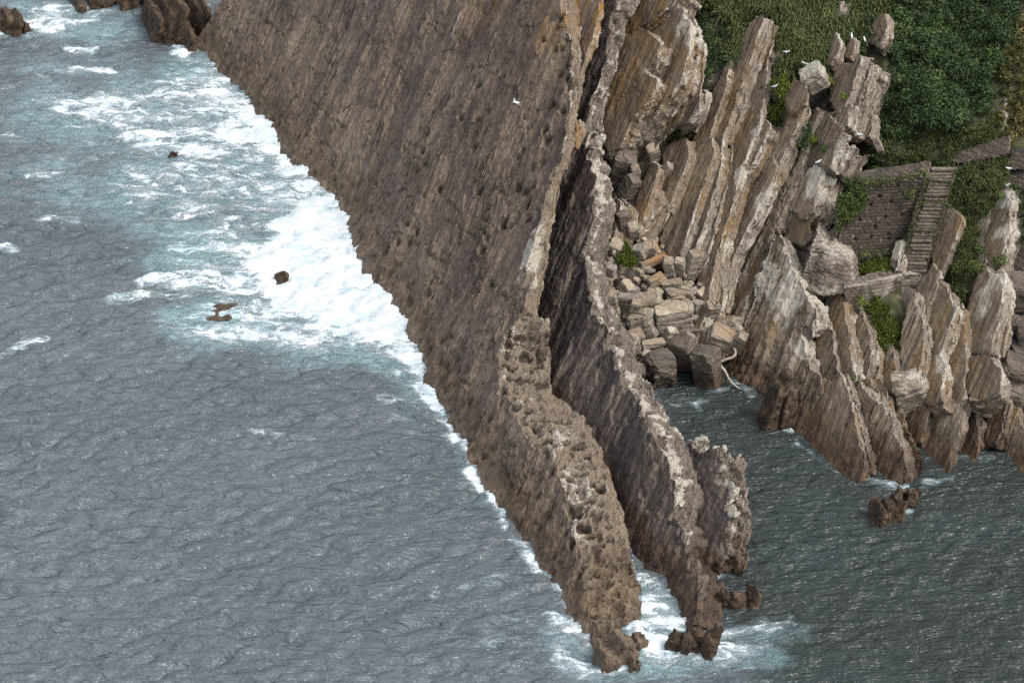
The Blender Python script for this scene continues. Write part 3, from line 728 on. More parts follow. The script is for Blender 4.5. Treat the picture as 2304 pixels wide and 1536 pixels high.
crag('rock_ramp', 'smooth brown ramp of bare rock with ochre stepped blocks along its right side',
     [([(1700, 90), (1745, 55), (1732, 120), (1722, 190), (1712, 262), (1700, 300), (1668, 385), (1652, 440), (1625, 530), (1605, 600), (1592, 690), (1562, 780), (1545, 760), (1575, 570), (1602, 460), (1622, 360), (1645, 280), (1672, 200)], -11.0, 1.0),
      ([(1715, 262), (1735, 280), (1700, 360), (1672, 400), (1655, 470), (1630, 560), (1612, 640), (1600, 700), (1590, 690), (1625, 530), (1668, 385)], -11.8, 2.2)], seed=17, groove=.05, fb=.10,
     stain=[(1655, 450, -11, 3, 1.0), (1630, 530, -11, 2.5, 1.0), (1700, 110, -11, 2, .7), (1710, 260, -11, 1.6, .7)], white_at=[(1700, 300, -11, 1.5, .5), (1660, 395, -11, 1.3, .7), (1640, 560, -12, 1.5, .4)])
crag('rock_block', 'striped cream column of blocks at the foot of the smooth brown ramp',
     [([(1572, 640), (1590, 615), (1600, 640), (1590, 720), (1580, 800), (1560, 800), (1562, 720)], -11.3, 2.2)], seed=18, lay=.18, white_at=[(1590, 700, -12, 2.5, .4)])
crag('rock_bed', 'long pale rock bed with a dark crack along it, right of the ochre steps',
     [([(1730, 350), (1750, 372), (1740, 400), (1728, 430), (1705, 470), (1690, 500), (1660, 560), (1635, 620), (1622, 690), (1606, 760), (1594, 740), (1612, 650), (1640, 575), (1670, 480), (1700, 410)], -13.0, 1.6),
      ([(1772, 250), (1800, 230), (1792, 280), (1762, 350), (1742, 400), (1722, 420), (1735, 350)], -13.2, 1.4)], seed=19, lay=.2, white_at=[(1715, 450, -13, 1.8, .6)], stain=[(1735, 390, -13, 1.5, .8), (1770, 290, -13, 1.5, .4)])
crag('rock_plate', 'flat grey tilted plate with a dark underside, left of the white topped boulder',
     [([(1764, 225), (1785, 172), (1816, 190), (1813, 225), (1792, 240), (1776, 254)], -12.4, 0.8)], seed=20, wh=.5, groove=.03, fb=.06)
crag('rock_bed', 'smooth grey hollowed bed between the cracked pale bed and the ochre slab',
     [([(1760, 390), (1800, 330), (1830, 240), (1850, 250), (1815, 340), (1792, 400), (1762, 470), (1737, 520), (1705, 600), (1682, 680), (1660, 760), (1612, 775), (1625, 690), (1650, 600), (1690, 520), (1730, 450)], -15.0, 1.5)], seed=21, wh=.2, groove=.12, fb=.22, blk=.1)
crag('rock_slab', 'ochre brown slab with white streaks under the pale broken pinnacles',
     [([(1800, 340), (1832, 385), (1804, 420), (1796, 470), (1775, 465), (1742, 490), (1735, 560), (1718, 610), (1700, 700), (1685, 780), (1660, 770), (1690, 640), (1720, 540), (1745, 470), (1780, 400)], -15.9, 1.4)], seed=22, stain=[(1775, 430, -16, 4, .8), (1725, 590, -16, 2.5, 1.), (1700, 640, -16, 2, .9)], white_at=[(1745, 520, -16, 1.5, .9), (1738, 570, -16, 1.2, .7)])
crag('rock_pinnacle', 'topmost pale ribbed pinnacle with a toothed crest against the dark bushes',
     [([(1862, 225), (1875, 160), (1895, 140), (1912, 150), (1928, 120), (1940, 128), (1918, 200), (1902, 238), (1885, 252)], -15.2, 4.4)], seed=23, lay=.35, blk=.25, chip=.5)
crag('rock_pinnacle', 'ribbed grey pinnacle with a deep undercut, second below the toothed one',
     [([(1840, 250), (1885, 252), (1902, 228), (1916, 235), (1906, 282), (1890, 292), (1862, 272)], -15.6, 3.9)], seed=24, lay=.3)
crag('rock_block', 'small tan block leaning under the undercut grey pinnacle',
     [([(1820, 300), (1838, 258), (1860, 256), (1882, 278), (1902, 292), (1888, 312), (1858, 330), (1834, 312)], -15.2, 1.2)], seed=25)
crag('rock_pinnacle', 'white topped pinnacle with folded bands and a gull on its crest',
     [([(1806, 370), (1826, 312), (1868, 308), (1884, 322), (1902, 318), (1884, 345), (1866, 382), (1850, 378), (1830, 366)], -15.5, 3.6)], seed=26, lay=.3, chip=.4, white_at=[(1900, 330, -16, 2.2, .5)])
crag('rock_pinnacle', 'purplish jointed buttress with a white crest above the dark masonry wall',
     [([(1772, 465), (1800, 405), (1832, 368), (1852, 372), (1842, 420), (1828, 475), (1802, 495)], -15.6, 3.4)], seed=27, lay=.25, blk=.3, white_at=[(1842, 380, -15.6, 1.6, .9), (1825, 430, -15.6, 1.5, .5)])
crag('rock_block', 'dark brown hanging block over a black slanting crack',
     [([(1770, 535), (1774, 480), (1795, 465), (1816, 490), (1822, 535), (1802, 552), (1785, 545)], -16.2, 2.2)], seed=28, wh=.3)
H_ALL = [(1600, 880), (1640, 800), (1680, 700), (1700, 640), (1732, 540), (1738, 500), (1752, 510), (1768, 565), (1790, 612), (1812, 650), (1832, 690), (1838, 712), (1822, 745), (1806, 735), (1812, 790), (1826, 825), (1852, 850), (1860, 885), (1800, 960), (1740, 1005), (1690, 950)]
crag('rock_slab', 'broad grey brown slab rising from the cove to a white streaked crest, right of the driftwood',
     [(H_ALL, nz(1760, 937, FH), 1.9, FH)], seed=30, vox=.13, fb=.28, blk=.35, chip=.5, wh=1.2, groove=.16, white_at=[(1770, 640, -16.4, 4, .7), (1735, 600, -16, 2, .5), (1800, 690, -16.4, 3, .5), (1815, 780, -16.4, 1.5, .8)], stain=[(1720, 880, -16, 2, .6)])
crag('rock_fin', 'foremost fin of the headland with a broad white crest, dipping into the cove',
     [([(1735, 985), (1800, 905), (1850, 852), (1872, 862), (1888, 832), (1906, 870), (1920, 925), (1936, 985), (1946, 1045), (1920, 1110), (1875, 1115), (1810, 1060)], nz(1880, 1050, FH), 2.1, FH)], seed=31, wh=1.2, chip=.45, stain=[(1830, 1000, -17, 3, .4)])
crag('rock_fin', 'narrow smooth brown fin squeezed between paler fins below the broken steps',
     [([(1838, 700), (1850, 688), (1872, 742), (1882, 800), (1890, 850), (1872, 872), (1845, 860), (1833, 800), (1831, 750)], -17.6, 0.8)], seed=32, wh=.6, groove=.04)
crag('rock_fin', 'tall pale fin with straight white bands, directly below the parapet wall',
     [([(1853, 680), (1872, 655), (1886, 652), (1900, 690), (1910, 750), (1916, 800), (1926, 845), (1908, 875), (1890, 865), (1872, 765), (1860, 720)], -18.6, 2.3)], seed=33, lay=.2, wh=1.3)
crag('rock_fin', 'lumpy tan fin just right of the tall white banded fin',
     [([(1917, 700), (1934, 688), (1946, 720), (1956, 745), (1960, 795), (1948, 860), (1924, 850), (1918, 760)], -19.9, 1.7)], seed=34, lay=.25, chip=.5)
crag('rock_fin', 'small white edged fin ending in a grey striped blade beside green grass',
     [([(1953, 770), (1964, 752), (1976, 772), (1974, 835), (1962, 872), (1944, 860)], -20.7, 1.8)], seed=35)
crag('rock_fin', 'knobbly white crested fin with a dark weedy foot, right of the foremost headland fin',
     [([(1915, 885), (1934, 858), (1962, 890), (1986, 922), (2006, 962), (2030, 1005), (2040, 1050), (2015, 1120), (1975, 1115), (1930, 1060), (1925, 960)], nz(2010, 1088, FH), 2.3, FH)], seed=36, chip=.6, blk=.4, lay=.3, wh=1.2)
crag('rock_fin', 'short pointed brown fins behind the knobbly crested fin',
     [([(1935, 880), (1950, 850), (1962, 862), (1985, 890), (1980, 930), (1950, 920)], -20.0, 1.5), ([(1960, 860), (1980, 850), (1996, 870), (2010, 930), (2025, 990), (2000, 1000), (1975, 920)], -20.9, 1.6)], seed=37, chip=.5)
crag('rock_plate', 'brown leaning plate with a pale notched top at the water, left of the pale boulder',
     [([(2105, 902), (2140, 888), (2170, 920), (2166, 962), (2146, 1000), (2134, 1050), (2080, 1110), (2045, 1050), (2070, 990), (2085, 940)], nz(2108, 1040), 1.2)], seed=38, chip=.45)
crag('rock_plate', 'narrow dark plate standing at the water under the pale boulder',
     [([(2172, 905), (2194, 903), (2204, 960), (2192, 1030), (2160, 1090), (2130, 1050), (2156, 980)], nz(2178, 1032), 1.0)], seed=39)
crag('rock_plate', 'large brown slab at the right edge with a knobbly white crest and weedy foot',
     [([(2215, 975), (2250, 912), (2285, 928), (2300, 960), (2330, 1000), (2345, 1060), (2300, 1120), (2230, 1070), (2205, 1010)], nz(2285, 1047), 1.8)], seed=40, chip=.5)
crag('rock_slab', 'narrow streaked slab beside the dark hollow under the parapet wall',
     [([(2022, 775), (2045, 685), (2060, 652), (2066, 700), (2078, 740), (2072, 800), (2062, 845), (2034, 850), (2026, 810)], -22.0, 1.2)], seed=41, groove=.14, stain=[(2040, 760, -22, 1.5, .4)])
crag('rock_slab', 'large smooth tan slab with a white right edge, below the foot of the staircase',
     [([(2068, 800), (2080, 700), (2095, 640), (2112, 620), (2136, 652), (2140, 672), (2152, 692), (2136, 742), (2116, 795), (2125, 830), (2118, 880), (2126, 905), (2090, 910), (2078, 870)], -23.2, 2.0),
      ([(2060, 640), (2100, 590), (2112, 622), (2085, 700), (2070, 760), (2066, 700)], -22.8, 0.6)], seed=42, groove=.06, fb=.12, stain=[(2090, 750, -23, 4, .5)], white_at=[(2145, 700, -23, 1.6, .5), (2125, 820, -23.5, 1.8, .8)])
crag('rock_slab', 'tall tan slab with a wavy white right edge, second from the right edge of the picture',
     [([(2162, 800), (2175, 700), (2186, 640), (2212, 588), (2232, 618), (2250, 618), (2258, 640), (2246, 722), (2226, 792), (2200, 797)], -25.3, 2.2)], seed=43, fb=.12, white_at=[(2235, 640, -25.3, 2, .5), (2215, 710, -25.3, 1.6, .6)], stain=[(2185, 770, -25.3, 2, .6)])
crag('rock_block', 'cracked striped block below the tall wavy edged slab',
     [([(2163, 860), (2168, 806), (2200, 797), (2232, 802), (2252, 832), (2246, 880), (2215, 900), (2180, 900)], -25.1, 2.0)], seed=44, lay=.2, white_at=[(2215, 860, -25.5, 2, .4)])
crag('rock_plate', 'thin orange sided plate leaning on the tall wavy edged slab',
     [([(2226, 795), (2246, 722), (2262, 708), (2270, 740), (2256, 800), (2240, 812)], -26.6, 0.9)], seed=45, stain=[(2245, 750, -26.6, 2, .8)])
crag('rock_slab', 'smooth brown slab between the staircase and the dark grassy gully',
     [([(2090, 610), (2100, 540), (2132, 450), (2146, 478), (2162, 488), (2166, 500), (2142, 560), (2122, 605), (2108, 632)], -23.9, 1.0)], seed=46, groove=.04, fb=.1)
crag('rock_pinnacle', 'slender pinnacle with a chalk white tip at the upper right',
     [([(2190, 625), (2224, 480), (2250, 432), (2263, 428), (2276, 450), (2272, 520), (2260, 562), (2242, 620), (2212, 650)], -26.6, 1.8)], seed=47, white_at=[(2262, 440, -26.6, 1.6, 1.0), (2250, 520, -26.6, 1.8, .6)])

crag('rock_bed', 'fluted grey bed with thin white veins between the two large tan slabs', [([(2118, 830), (2145, 700), (2172, 690), (2172, 800), (2166, 900), (2140, 930), (2110, 920)], -24.5, 1.8)], seed=54)
crag('rock_bed', 'dark broken ledges at the back of the narrow inlet, left of the leaning brown plate', [([(1990, 900), (2010, 850), (2060, 850), (2090, 930), (2070, 1000), (2020, 1000)], -23.4, 2.0)], seed=55, wh=.3)
crag('rock_bed', 'weathered ledges at the foot of the cracked striped block', [([(2130, 940), (2160, 860), (2230, 850), (2270, 900), (2240, 1000), (2150, 1000)], -28.0, 2.0)], seed=56, wh=.4)
crag('rock_bed', 'low grey blades standing in the hollow left of the streaked slab', [([(1984, 845), (1992, 775), (2008, 780), (2022, 850), (2010, 890), (1990, 890)], -21.4, 1.2)], seed=57)
crag('rock_bed', 'thin grey ribs of rock showing through the hanging grass above the striped cliff', [([(1640, 150), (1655, 90), (1672, 60), (1682, 75), (1668, 130), (1650, 180)], -9.7, .8), ([(1612, 200), (1625, 150), (1640, 130), (1640, 165), (1622, 215)], -8.9, .8)], seed=58)
crag('rock_outcrop', 'reddish ledge of rock among the grass at the top edge', [([(1672, 40), (1690, 5), (1712, -10), (1708, 20), (1688, 55)], -10.6, 1.0)], seed=59, stain=[(1690, 20, -10.6, 1.5, .5)])
# hillside behind and below the beds: n tells how deep, push moves it back along the view
HILL = [(1230, 250, 0, 4), (1230, -120, 2, 4), (1240, 700, -2, 6), (1300, 900, -2, 6), (1400, 950, -6, 4), (1400, 560, -6, 3), (1400, 300, -6, 3), (1420, 80, -8, 2), (1430, -150, -8, 2), (1500, 900, -9, 4), (1500, 620, -8.5, 4.0), (1500, 400, -9.5, 4), (1480, 750, -7.5, 5),
 (1560, 120, -7.6, .3), (1600, 60, -8.6, .3), (1570, 180, -7.6, .5), (1590, -120, -9, 0), (1660, 60, -10.0, .3), (1650, 250, -11, 3), (1620, 500, -12, 4), (1600, 780, -12, 5), (1680, 850, -17, 5), (1740, 30, -11.3, .2), (1760, 120, -12.2, .3), (1800, 60, -13.2, .2), (1800, 160, -13.4, .4), (1770, -120, -12, 0),
 (1830, 130, -14.2, .3), (1740, 260, -13.6, 2), (1700, 450, -15, 4), (1860, 60, -15.2, .2), (1900, 120, -16.5, 1), (1930, 20, -17.4, .2), (1900, 280, -18, 4), (1850, 450, -18, 4), (1780, 600, -17.5, 4), (1850, 800, -20, 5), (1780, 950, -19, 5), (1900, 650, -20.4, 1.5), (1960, 340, -19.8, 0), (2000, 370, -20.7, 0), (2080, 350, -22.2, 0), (2050, 300, -21.8, 0), (2140, 330, -23.6, 0), (2200, 280, -25.2, 0),
 (2000, 200, -20.0, 0), (2150, 150, -24, 0), (2100, 30, -23, 0), (2280, 150, -27.4, 0), (2260, 260, -26.9, 0), (2000, -150, -20, 0), (2300, -150, -28, 0), (2400, 200, -30, 0), (2500, -100, -33, 0), (2170, 430, -24.5, .3), (2130, 440, -23.9, .6), (2240, 400, -26.2, .4), (2300, 380, -28.2, .8), (2180, 560, -25.3, .4), (2160, 640, -25.0, .6), (2165, 700, -25.3, 1.2),
 (1960, 500, -21, 6), (2040, 500, -22.5, 4), (1990, 590, -21.5, 1.0), (1950, 600, -20.6, 1.0), (2080, 560, -23.3, 2), (2100, 700, -24.5, 3), (2000, 730, -21.4, .6), (2010, 800, -21.9, .8), (1975, 700, -20.9, .5), (2050, 850, -23.6, 2), (2100, 950, -26, 4), (2150, 800, -25.6, 2), (2250, 750, -28.5, 2), (2300, 750, -29.5, 1), (2300, 600, -29, 2), (2300, 880, -30.2, 1), (2250, 980, -30, 4), (2400, 600, -32, 1), (2450, 1000, -34, 2), (2000, 1000, -23, 5), (2200, 1080, -29, 5), (1650, 960, -16, 8), (1900, 1050, -20, 8)]
hp = np.array([(a, b) for a, b, *_ in HILL], float)
hd = np.array([(px3(a, b, n) - CAM) @ FWD + p for a, b, n, p in HILL])
lin = np.linalg.lstsq(np.c_[hp, np.ones(len(hp))], hd, rcond=None)[0]
rr = lambda a, b: np.sqrt(((a[:, None] - b[None]) ** 2).sum(-1) + 400.0)
wgt = np.linalg.solve(rr(hp, hp) + np.eye(len(hp)) * 0.5, hd - np.c_[hp, np.ones(len(hp))] @ lin)
def hill_depth(q):
    q = np.asarray(q, float).reshape(-1, 2)
    return np.c_[q, np.ones(len(q))] @ lin + rr(q, hp) @ wgt
def hill(px, py, lift=0.0):                   # point(s) of the hillside seen at a photo pixel
    q = np.stack([np.atleast_1d(px), np.atleast_1d(py)], -1).astype(float)
    d = hill_depth(q) - lift
    rays = FWD + (q[:, :1] - 1152) / 2304 * 36 / LENS * RGT + (768 - q[:, 1:]) / 2304 * 36 / LENS * UP
    return CAM + rays * d[:, None]
ux = np.arange(1240, 2520, 5.0); uy = np.arange(-190, 1100, 5.0)
GX, GY = np.meshgrid(ux, uy)
HP = np.concatenate([hill(GX.ravel()[i:i + 4000], GY.ravel()[i:i + 4000]) for i in range(0, GX.size, 4000)])
HP = HP + (fbm(HP * 0.35, 51, 5) * 0.55)[:, None] * np.array([0, -0.5, 0.85]) + (worley(HP * 0.5, 3)[2] - .5)[:, None] * np.array([0.05, -0.2, 0.1])
HP[:, 2] = np.maximum(HP[:, 2], -5)
gi = np.arange(GX.size).reshape(GX.shape)
me = fast_mesh('hillside', HP, np.stack([gi[1:, :-1], gi[1:, 1:], gi[:-1, 1:], gi[:-1, :-1]], -1).reshape(-1, 4))
grassy = seg_mask(np.stack([GX.ravel(), GY.ravel()], 1), [(1560, 60, 1640, 40, 90, 1), (1700, 60, 1800, 120, 90, 1), (1850, 60, 1950, 60, 100, 1), (1980, 300, 2200, 330, 120, 1.2), (2160, 420, 2250, 330, 90, 1.2), (1930, 590, 2050, 590, 40, 1.2), (1990, 640, 2020, 800, 40, 1), (2150, 560, 2180, 700, 40, 1), (2150, 100, 2250, 100, 300, 1)])
fattr(me, 'grassy', grassy); vattr(me, 'bed', F0.co(HP)); smooth(me)
T = NT('hillside_soil'); P = T.pos(); bd = T.attr('bed', 'Vector')
rk = T.ramp(T.noise(T.vmul(bd, (0.3, 0.3, 2.2)), 1.0, 8, 0.65), [(0.35, (0.05, 0.043, 0.038)), (0.5, (0.15, 0.125, 0.10)), (0.6, (0.25, 0.215, 0.17)), (0.7, (0.13, 0.11, 0.09))])
soil = T.ramp(T.noise(P, 0.8, 8, 0.65), [(0.35, (0.03, 0.033, 0.014)), (0.5, (0.05, 0.055, 0.022)), (0.62, (0.10, 0.085, 0.045)), (0.72, (0.22, 0.16, 0.10))])
col = T.mix(T.step(T.math('ADD', T.attr('grassy'), T.math('MULTIPLY', T.math('SUBTRACT', T.noise(P, 0.6, 5), 0.5), 0.8)), 0.3, 0.5), rk, soil)
T.put(T.b.inputs['Base Color'], col); T.b.inputs['Roughness'].default_value = 0.95
T.put(T.b.inputs['Normal'], T.bump(T.noise(P, 2.0, 8, 0.7), 0.8, 0.25))
o = put('hillside', me, T.m); tag(o, 'steep hillside of soil and rock behind the tilted beds', 'hillside', kind='structure')
# ------------------------------------------------------------------ loose boulders
class RFrame(Frame):
    def __init__(self, rot):
        self.M = np.array(rot); self.S, self.Q, self.N = self.M
def rot_screen(deg, tilt, yaw):               # axes: long axis turned by deg in the view, tilted back
    m = Matrix.Rotation(R(yaw), 3, 'Z') @ Matrix.Rotation(R(tilt), 3, 'X') @ Matrix.Rotation(R(-deg), 3, 'Y')
    return np.array(m)
def hull_pts(dims, r, chop=0.28, lump=False):
    pts = []
    for sx in (-1, 1):
        for sy in (-1, 1):
            for sz in (-1, 1):
                p = np.array([sx, sy, sz], float)
                for k in range(3):
                    q = p.copy(); q[k] *= 1 - chop * r.uniform(0.2, 1.6)
                    q[(k + 1) % 3] *= 1 - r.uniform(0, .12)
                    pts.append(q * dims / 2 * r.uniform(.9, 1.0))
    if lump:
        pts = []
        for _ in range(22):
            d = r.normal(size=3); d /= np.linalg.norm(d)
            pts.append(d * dims / 2 * r.uniform(.72, 1.18) / max(np.abs(d).max(), .75))
    return np.array(pts)
def hull_mesh(P):
    bm = bmesh.new()
    for p in P: bm.verts.new(p)
    res = bmesh.ops.convex_hull(bm, input=bm.verts)
    bmesh.ops.delete(bm, geom=[g for g in res['geom_interior'] if isinstance(g, bmesh.types.BMVert)], context='VERTS')
    bm.verts.index_update()
    V = [np.array(v.co) for v in bm.verts]; F = [tuple(v.index for v in f.verts) for f in bm.faces]
    bm.free(); return V, F
BC = [0]
def boulder(c, dims, deg, mat, label, name='boulder', group=None, tilt=10, yaw=0, chop=.28, stain=0, white=0, lump=False, **kw):
    BC[0] += 1; r = np.random.default_rng(1000 + BC[0])
    M = rot_screen(deg, tilt, yaw)
    P = hull_pts(np.array(dims), r, chop, lump) @ M.T + c
    fr = RFrame(M.T[[1, 0, 2]])
    vox = float(np.clip(max(dims) / 32, 0.045, 0.13)); mn = min(dims)
    a = dict(lay=.022 * mn + .01, blk=.03 * mn, fb=.07 * mn + .01, chip=.10 * mn, groove=.03, wh=.35, wh_z=1.2)
    a.update(kw)
    return rock(name, [hull_mesh(P)], MAT[mat], vox=vox, fr=fr, seed=60 + BC[0] % 40, label=label, cat='boulder' if name == 'boulder' else 'rock', group=group,
                stain=[(c + M[:, 0] * dims[0] * .3, dims[0] * .5, stain)] if stain else None, white_at=[(c + np.array([0, 0, dims[2] * .4]), dims[0] * .5, white)] if white else None, **a)
rp = [onz(1450, 875, 0.2), onz(1640, 865, 0.2), onz(1430, 560, 8.3)]
rn = np.cross(rp[1] - rp[0], rp[2] - rp[0]); rn /= np.linalg.norm(rn); rn *= np.sign(rn[2])
MPP = 1 / 23.8
def heap(x, y, up=0.35): return onplane(x, y, rp[0] + rn * up, rn)
HEAPGRP = 'boulders heaped between the white crested fin and the striped cliff'
# x, y, width px, height px, turn, material, label, extra
BIG = [
 (1515, 716, 92, 62, 8, 'boulder', 'largest pale boulder with a smooth grey front, in the middle of the heap', {}),
 (1616, 764, 62, 64, -20, 'boulder', 'rounded pale boulder with an ochre underside, at the right of the heap above the hollow', dict(stain=.6)),
 (1541, 792, 56, 78, 20, 'dark_boulder', 'dark grey boulder leaning over the black hollow at the water', dict(chop=.6, lay=.02)),
 (1592, 836, 62, 108, 10, 'dark_boulder', 'tall dark brown boulder standing at the edge of the cove', dict(chop=.6, lay=.02)),
 (1655, 776, 26, 96, -28, 'boulder', 'narrow upright tan slab leaning right, behind the driftwood', dict(chop=.12)),
 (1482, 842, 66, 100, 4, 'dark_boulder', 'big brown blocky boulder at the waterline left of the hollow', dict(blk=.3, chop=.55)),
 (1418, 792, 42, 90, 8, 'boulder', 'upright striped block at the left foot of the heap', dict(lay=.12)),
 (1440, 850, 30, 80, 6, 'dark_boulder', 'dark weedy block at the waterline beside the white crested fin', {}),
 (1415, 674, 52, 24, 8, 'grey_boulder', 'flat light grey slab bridging two upright stones', dict(chop=.12)),
 (1382, 706, 26, 108, 4, 'boulder', 'tall thin upright slab at the left side of the heap', dict(chop=.12)),
 (1461, 684, 58, 48, 20, 'boulder', 'cream striped block left of the largest pale boulder', dict(lay=.12)),
 (1450, 730, 56, 58, 30, 'boulder', 'wedge shaped tan block below the cream striped block', {}),
 (1428, 700, 26, 62, -14, 'boulder', 'slim leaning stone under the flat light grey slab', dict(chop=.15)),
 (1507, 602, 26, 48, 6, 'boulder', 'leftmost of three upright cream stones at the top of the heap', {}),
 (1531, 603, 26, 50, -4, 'boulder', 'middle one of three upright cream stones at the top of the heap', {}),
 (1556, 594, 30, 70, -12, 'boulder', 'rightmost and tallest of three upright cream stones at the top of the heap', {}),
 (1476, 630, 44, 20, 8, 'boulder', 'orange sided flat stone below the upright cream stones', dict(stain=1.0)),
 (1466, 590, 52, 14, 30, 'boulder', 'long orange plank of stone sloping down to the right', dict(stain=.9, chop=.1)),
 (1440, 566, 32, 28, 20, 'grey_boulder', 'grey stone with an orange end, topmost in the heap', dict(stain=.4)),
 (1464, 560, 34, 32, 25, 'boulder', 'orange brown squared stone beside the topmost grey stone', dict(stain=.7)),
 (1488, 578, 26, 16, 20, 'boulder', 'small rust stained stone right of the orange plank', dict(stain=1.)),
 (1512, 640, 52, 22, 12, 'boulder', 'upper one of three flat tan stones stacked right of centre in the heap', {}),
 (1534, 660, 52, 24, 12, 'boulder', 'middle one of three flat tan stones stacked right of centre in the heap', {}),
 (1524, 682, 46, 26, 10, 'boulder', 'lower one of three flat tan stones stacked right of centre in the heap', dict(stain=.3)),
 (1434, 757, 32, 28, 15, 'boulder', 'small creamy wedge on top of the left blocks', {}),
 (1470, 776, 54, 20, 10, 'boulder', 'flat striped stone lying over the brown blocky boulder', dict(lay=.1)),
 (1460, 802, 34, 20, 0, 'grey_boulder', 'pale grey flat stone under the flat striped stone', {}),
 (1508, 762, 30, 52, -6, 'boulder', 'upright white topped stone left of the dark grey boulder', dict(white=.8)),
 (1550, 762, 26, 22, -20, 'grey_boulder', 'small light grey stone wedged above the dark grey boulder', {}),
 (1636, 728, 44, 22, 18, 'boulder', 'flat cream stone on top of the rounded pale boulder', {}),
 (1600, 700, 30, 60, 4, 'boulder', 'short striped column at the right side of the heap', dict(lay=.12)),
 (1398, 386, 54, 88, -22, 'dark_boulder', 'big dark leaning block in the hollow under the lichen spotted overhang', {}),
 (1416, 420, 38, 60, -15, 'dark_boulder', 'dark split block right of the leaning one in the hollow', {}),
 (1424, 372, 24, 12, -20, 'grey_boulder', 'small flat pale stone perched in the hollow', {}),
 (1430, 386, 22, 26, 10, 'boulder', 'small broken yellowish stone in the hollow', dict(stain=.3)),
 (1443, 324, 26, 20, 4, 'grey_boulder', 'grey squared stone under the right part of the overhang', {}),
 (1468, 345, 30, 38, 15, 'boulder', 'tan six sided stone under the right part of the overhang', dict(stain=.3)),
 (1487, 398, 86, 16, 58, 'boulder', 'long bar of stone lying slantwise, pale at one end and brown at the other', dict(chop=.06)),
 (1404, 505, 34, 60, 5, 'dark_boulder', 'brown block wedged beside the pillar block', {}),
 (1424, 520, 28, 48, 4, 'boulder', 'orange brown block at the mouth of the dark hollow', dict(stain=.6)),
 (1384, 560, 34, 36, -10, 'boulder', 'pale triangular stone above the left grass tuft', {}),
 (1376, 612, 22, 30, 0, 'grey_boulder', 'light grey stone at the left edge of the heap', {}),
]
for i, (x, y, w, h, deg, m, lab, kw) in enumerate(BIG):
    kw = dict(kw)
    dims = [w * MPP, .75 * min(w, h) * MPP + .3, h * MPP * 1.12]
    if y < 530 and not (x > 1395 and y > 490):
        c = px3(x, y, -4.6 if x < 1435 else -6.8)
    else: c = heap(x, y, .45)
    boulder(c, dims, deg + random.uniform(-9, 9), m, lab, group=None, tilt=random.uniform(5, 28), yaw=random.uniform(-32, 32), **{**dict(chop=.4), **kw})
# smaller stones filling the heap
SMALL = [(1400, 625), (1420, 640), (1366, 632), (1440, 612), (1432, 630), (1462, 652), (1482, 655), (1405, 600), (1395, 645), (1415, 595), (1450, 645), (1372, 655), (1430, 655), (1500, 620), (1545, 640), (1560, 655), (1490, 760), (1580, 745), (1570, 690), (1565, 715), (1400, 735), (1440, 780), (1490, 745), (1575, 640), (1520, 740), (1655, 745), (1645, 745), (1405, 830), (1425, 870), (1455, 870),
 (1450, 540), (1470, 540), (1490, 555), (1420, 560), (1410, 575), (1395, 575), (1365, 590), (1385, 625), (1425, 605), (1455, 605), (1440, 590), (1470, 610), (1490, 640), (1385, 660), (1445, 665), (1480, 660), (1490, 680), (1550, 680), (1560, 670), (1505, 670), (1510, 655), (1540, 620), (1580, 660), (1410, 650), (1398, 612), (1455, 625), (1376, 580), (1408, 560), (1475, 570), (1500, 590),
 (1470, 705), (1410, 710), (1400, 760), (1476, 755), (1560, 790), (1575, 770), (1530, 755), (1640, 790), (1625, 805), (1600, 800), (1660, 720), (1430, 720), (1500, 800), (1520, 640)]
for x, y in SMALL:
    w = random.choice([10, 12, 14, 18, 22, 28, 36]); h = w * random.uniform(.5, 1.0)
    boulder(heap(x, y, .1), [w * MPP, w * .8 * MPP, h * MPP], random.uniform(-25, 30), random.choice(['boulder', 'boulder', 'boulder', 'grey_boulder']),
            'small angular pale stone filling a gap between the bigger boulders of the heap', group='small stones filling the boulder heap', yaw=random.uniform(-60, 60), tilt=random.uniform(-10, 30), chop=.5, stain=random.choice([0, 0, 0, 0, .4]))
# boulders among the headland fins and at the right edge
def at_n(x, y, n): return px3(x, y, n)
boulder(at_n(2057, 886, -23.2), [3.3, 3.0, 4.0], 25, 'boulder', 'big pale rounded boulder jammed between the fins above the water', white=.7, chop=.4, lay=.14, fb=.25)
boulder(at_n(2020, 865, -21.6), [1.2, 1.4, 2.2], 10, 'boulder', 'brown wedge of rock left of the big jammed boulder')
boulder(at_n(2222, 896, -27.2), [3.0, 2.4, 2.6], -20, 'boulder', 'white topped angular boulder resting on plates near the right edge', white=1.0, chop=.4)
boulder(at_n(1832, 176, -13.6), [2.4, 2.4, 2.3], 35, 'boulder', 'bright white topped block perched on the slope among the grass', white=1.4, chop=.2)
boulder(at_n(1750, 100, -12.2), [2.3, 1.6, 1.4], -10, 'grey_boulder', 'pale dome of rock with white droppings in the grass', white=.9)
boulder(at_n(1752, 135, -12.4), [1.7, 1.4, 1.8], 0, 'boulder', 'brown rounded rock under the pale dome')
boulder(at_n(1742, 205, -12.8), [1.2, .9, 2.0], 30, 'boulder', 'small white tipped crag with a gull, right of the smooth brown ramp', white=.7)
boulder(at_n(1975, 325, -19.0), [.7, .7, 2.2], 25, 'boulder', 'thin pointed stone beside the lowest pale pinnacle')
boulder(at_n(2290, 655, -28.6), [3.6, 3.0, 3.0], 0, 'dark_boulder', 'dark rounded overhang of rock under the right hand wall', chop=.35)
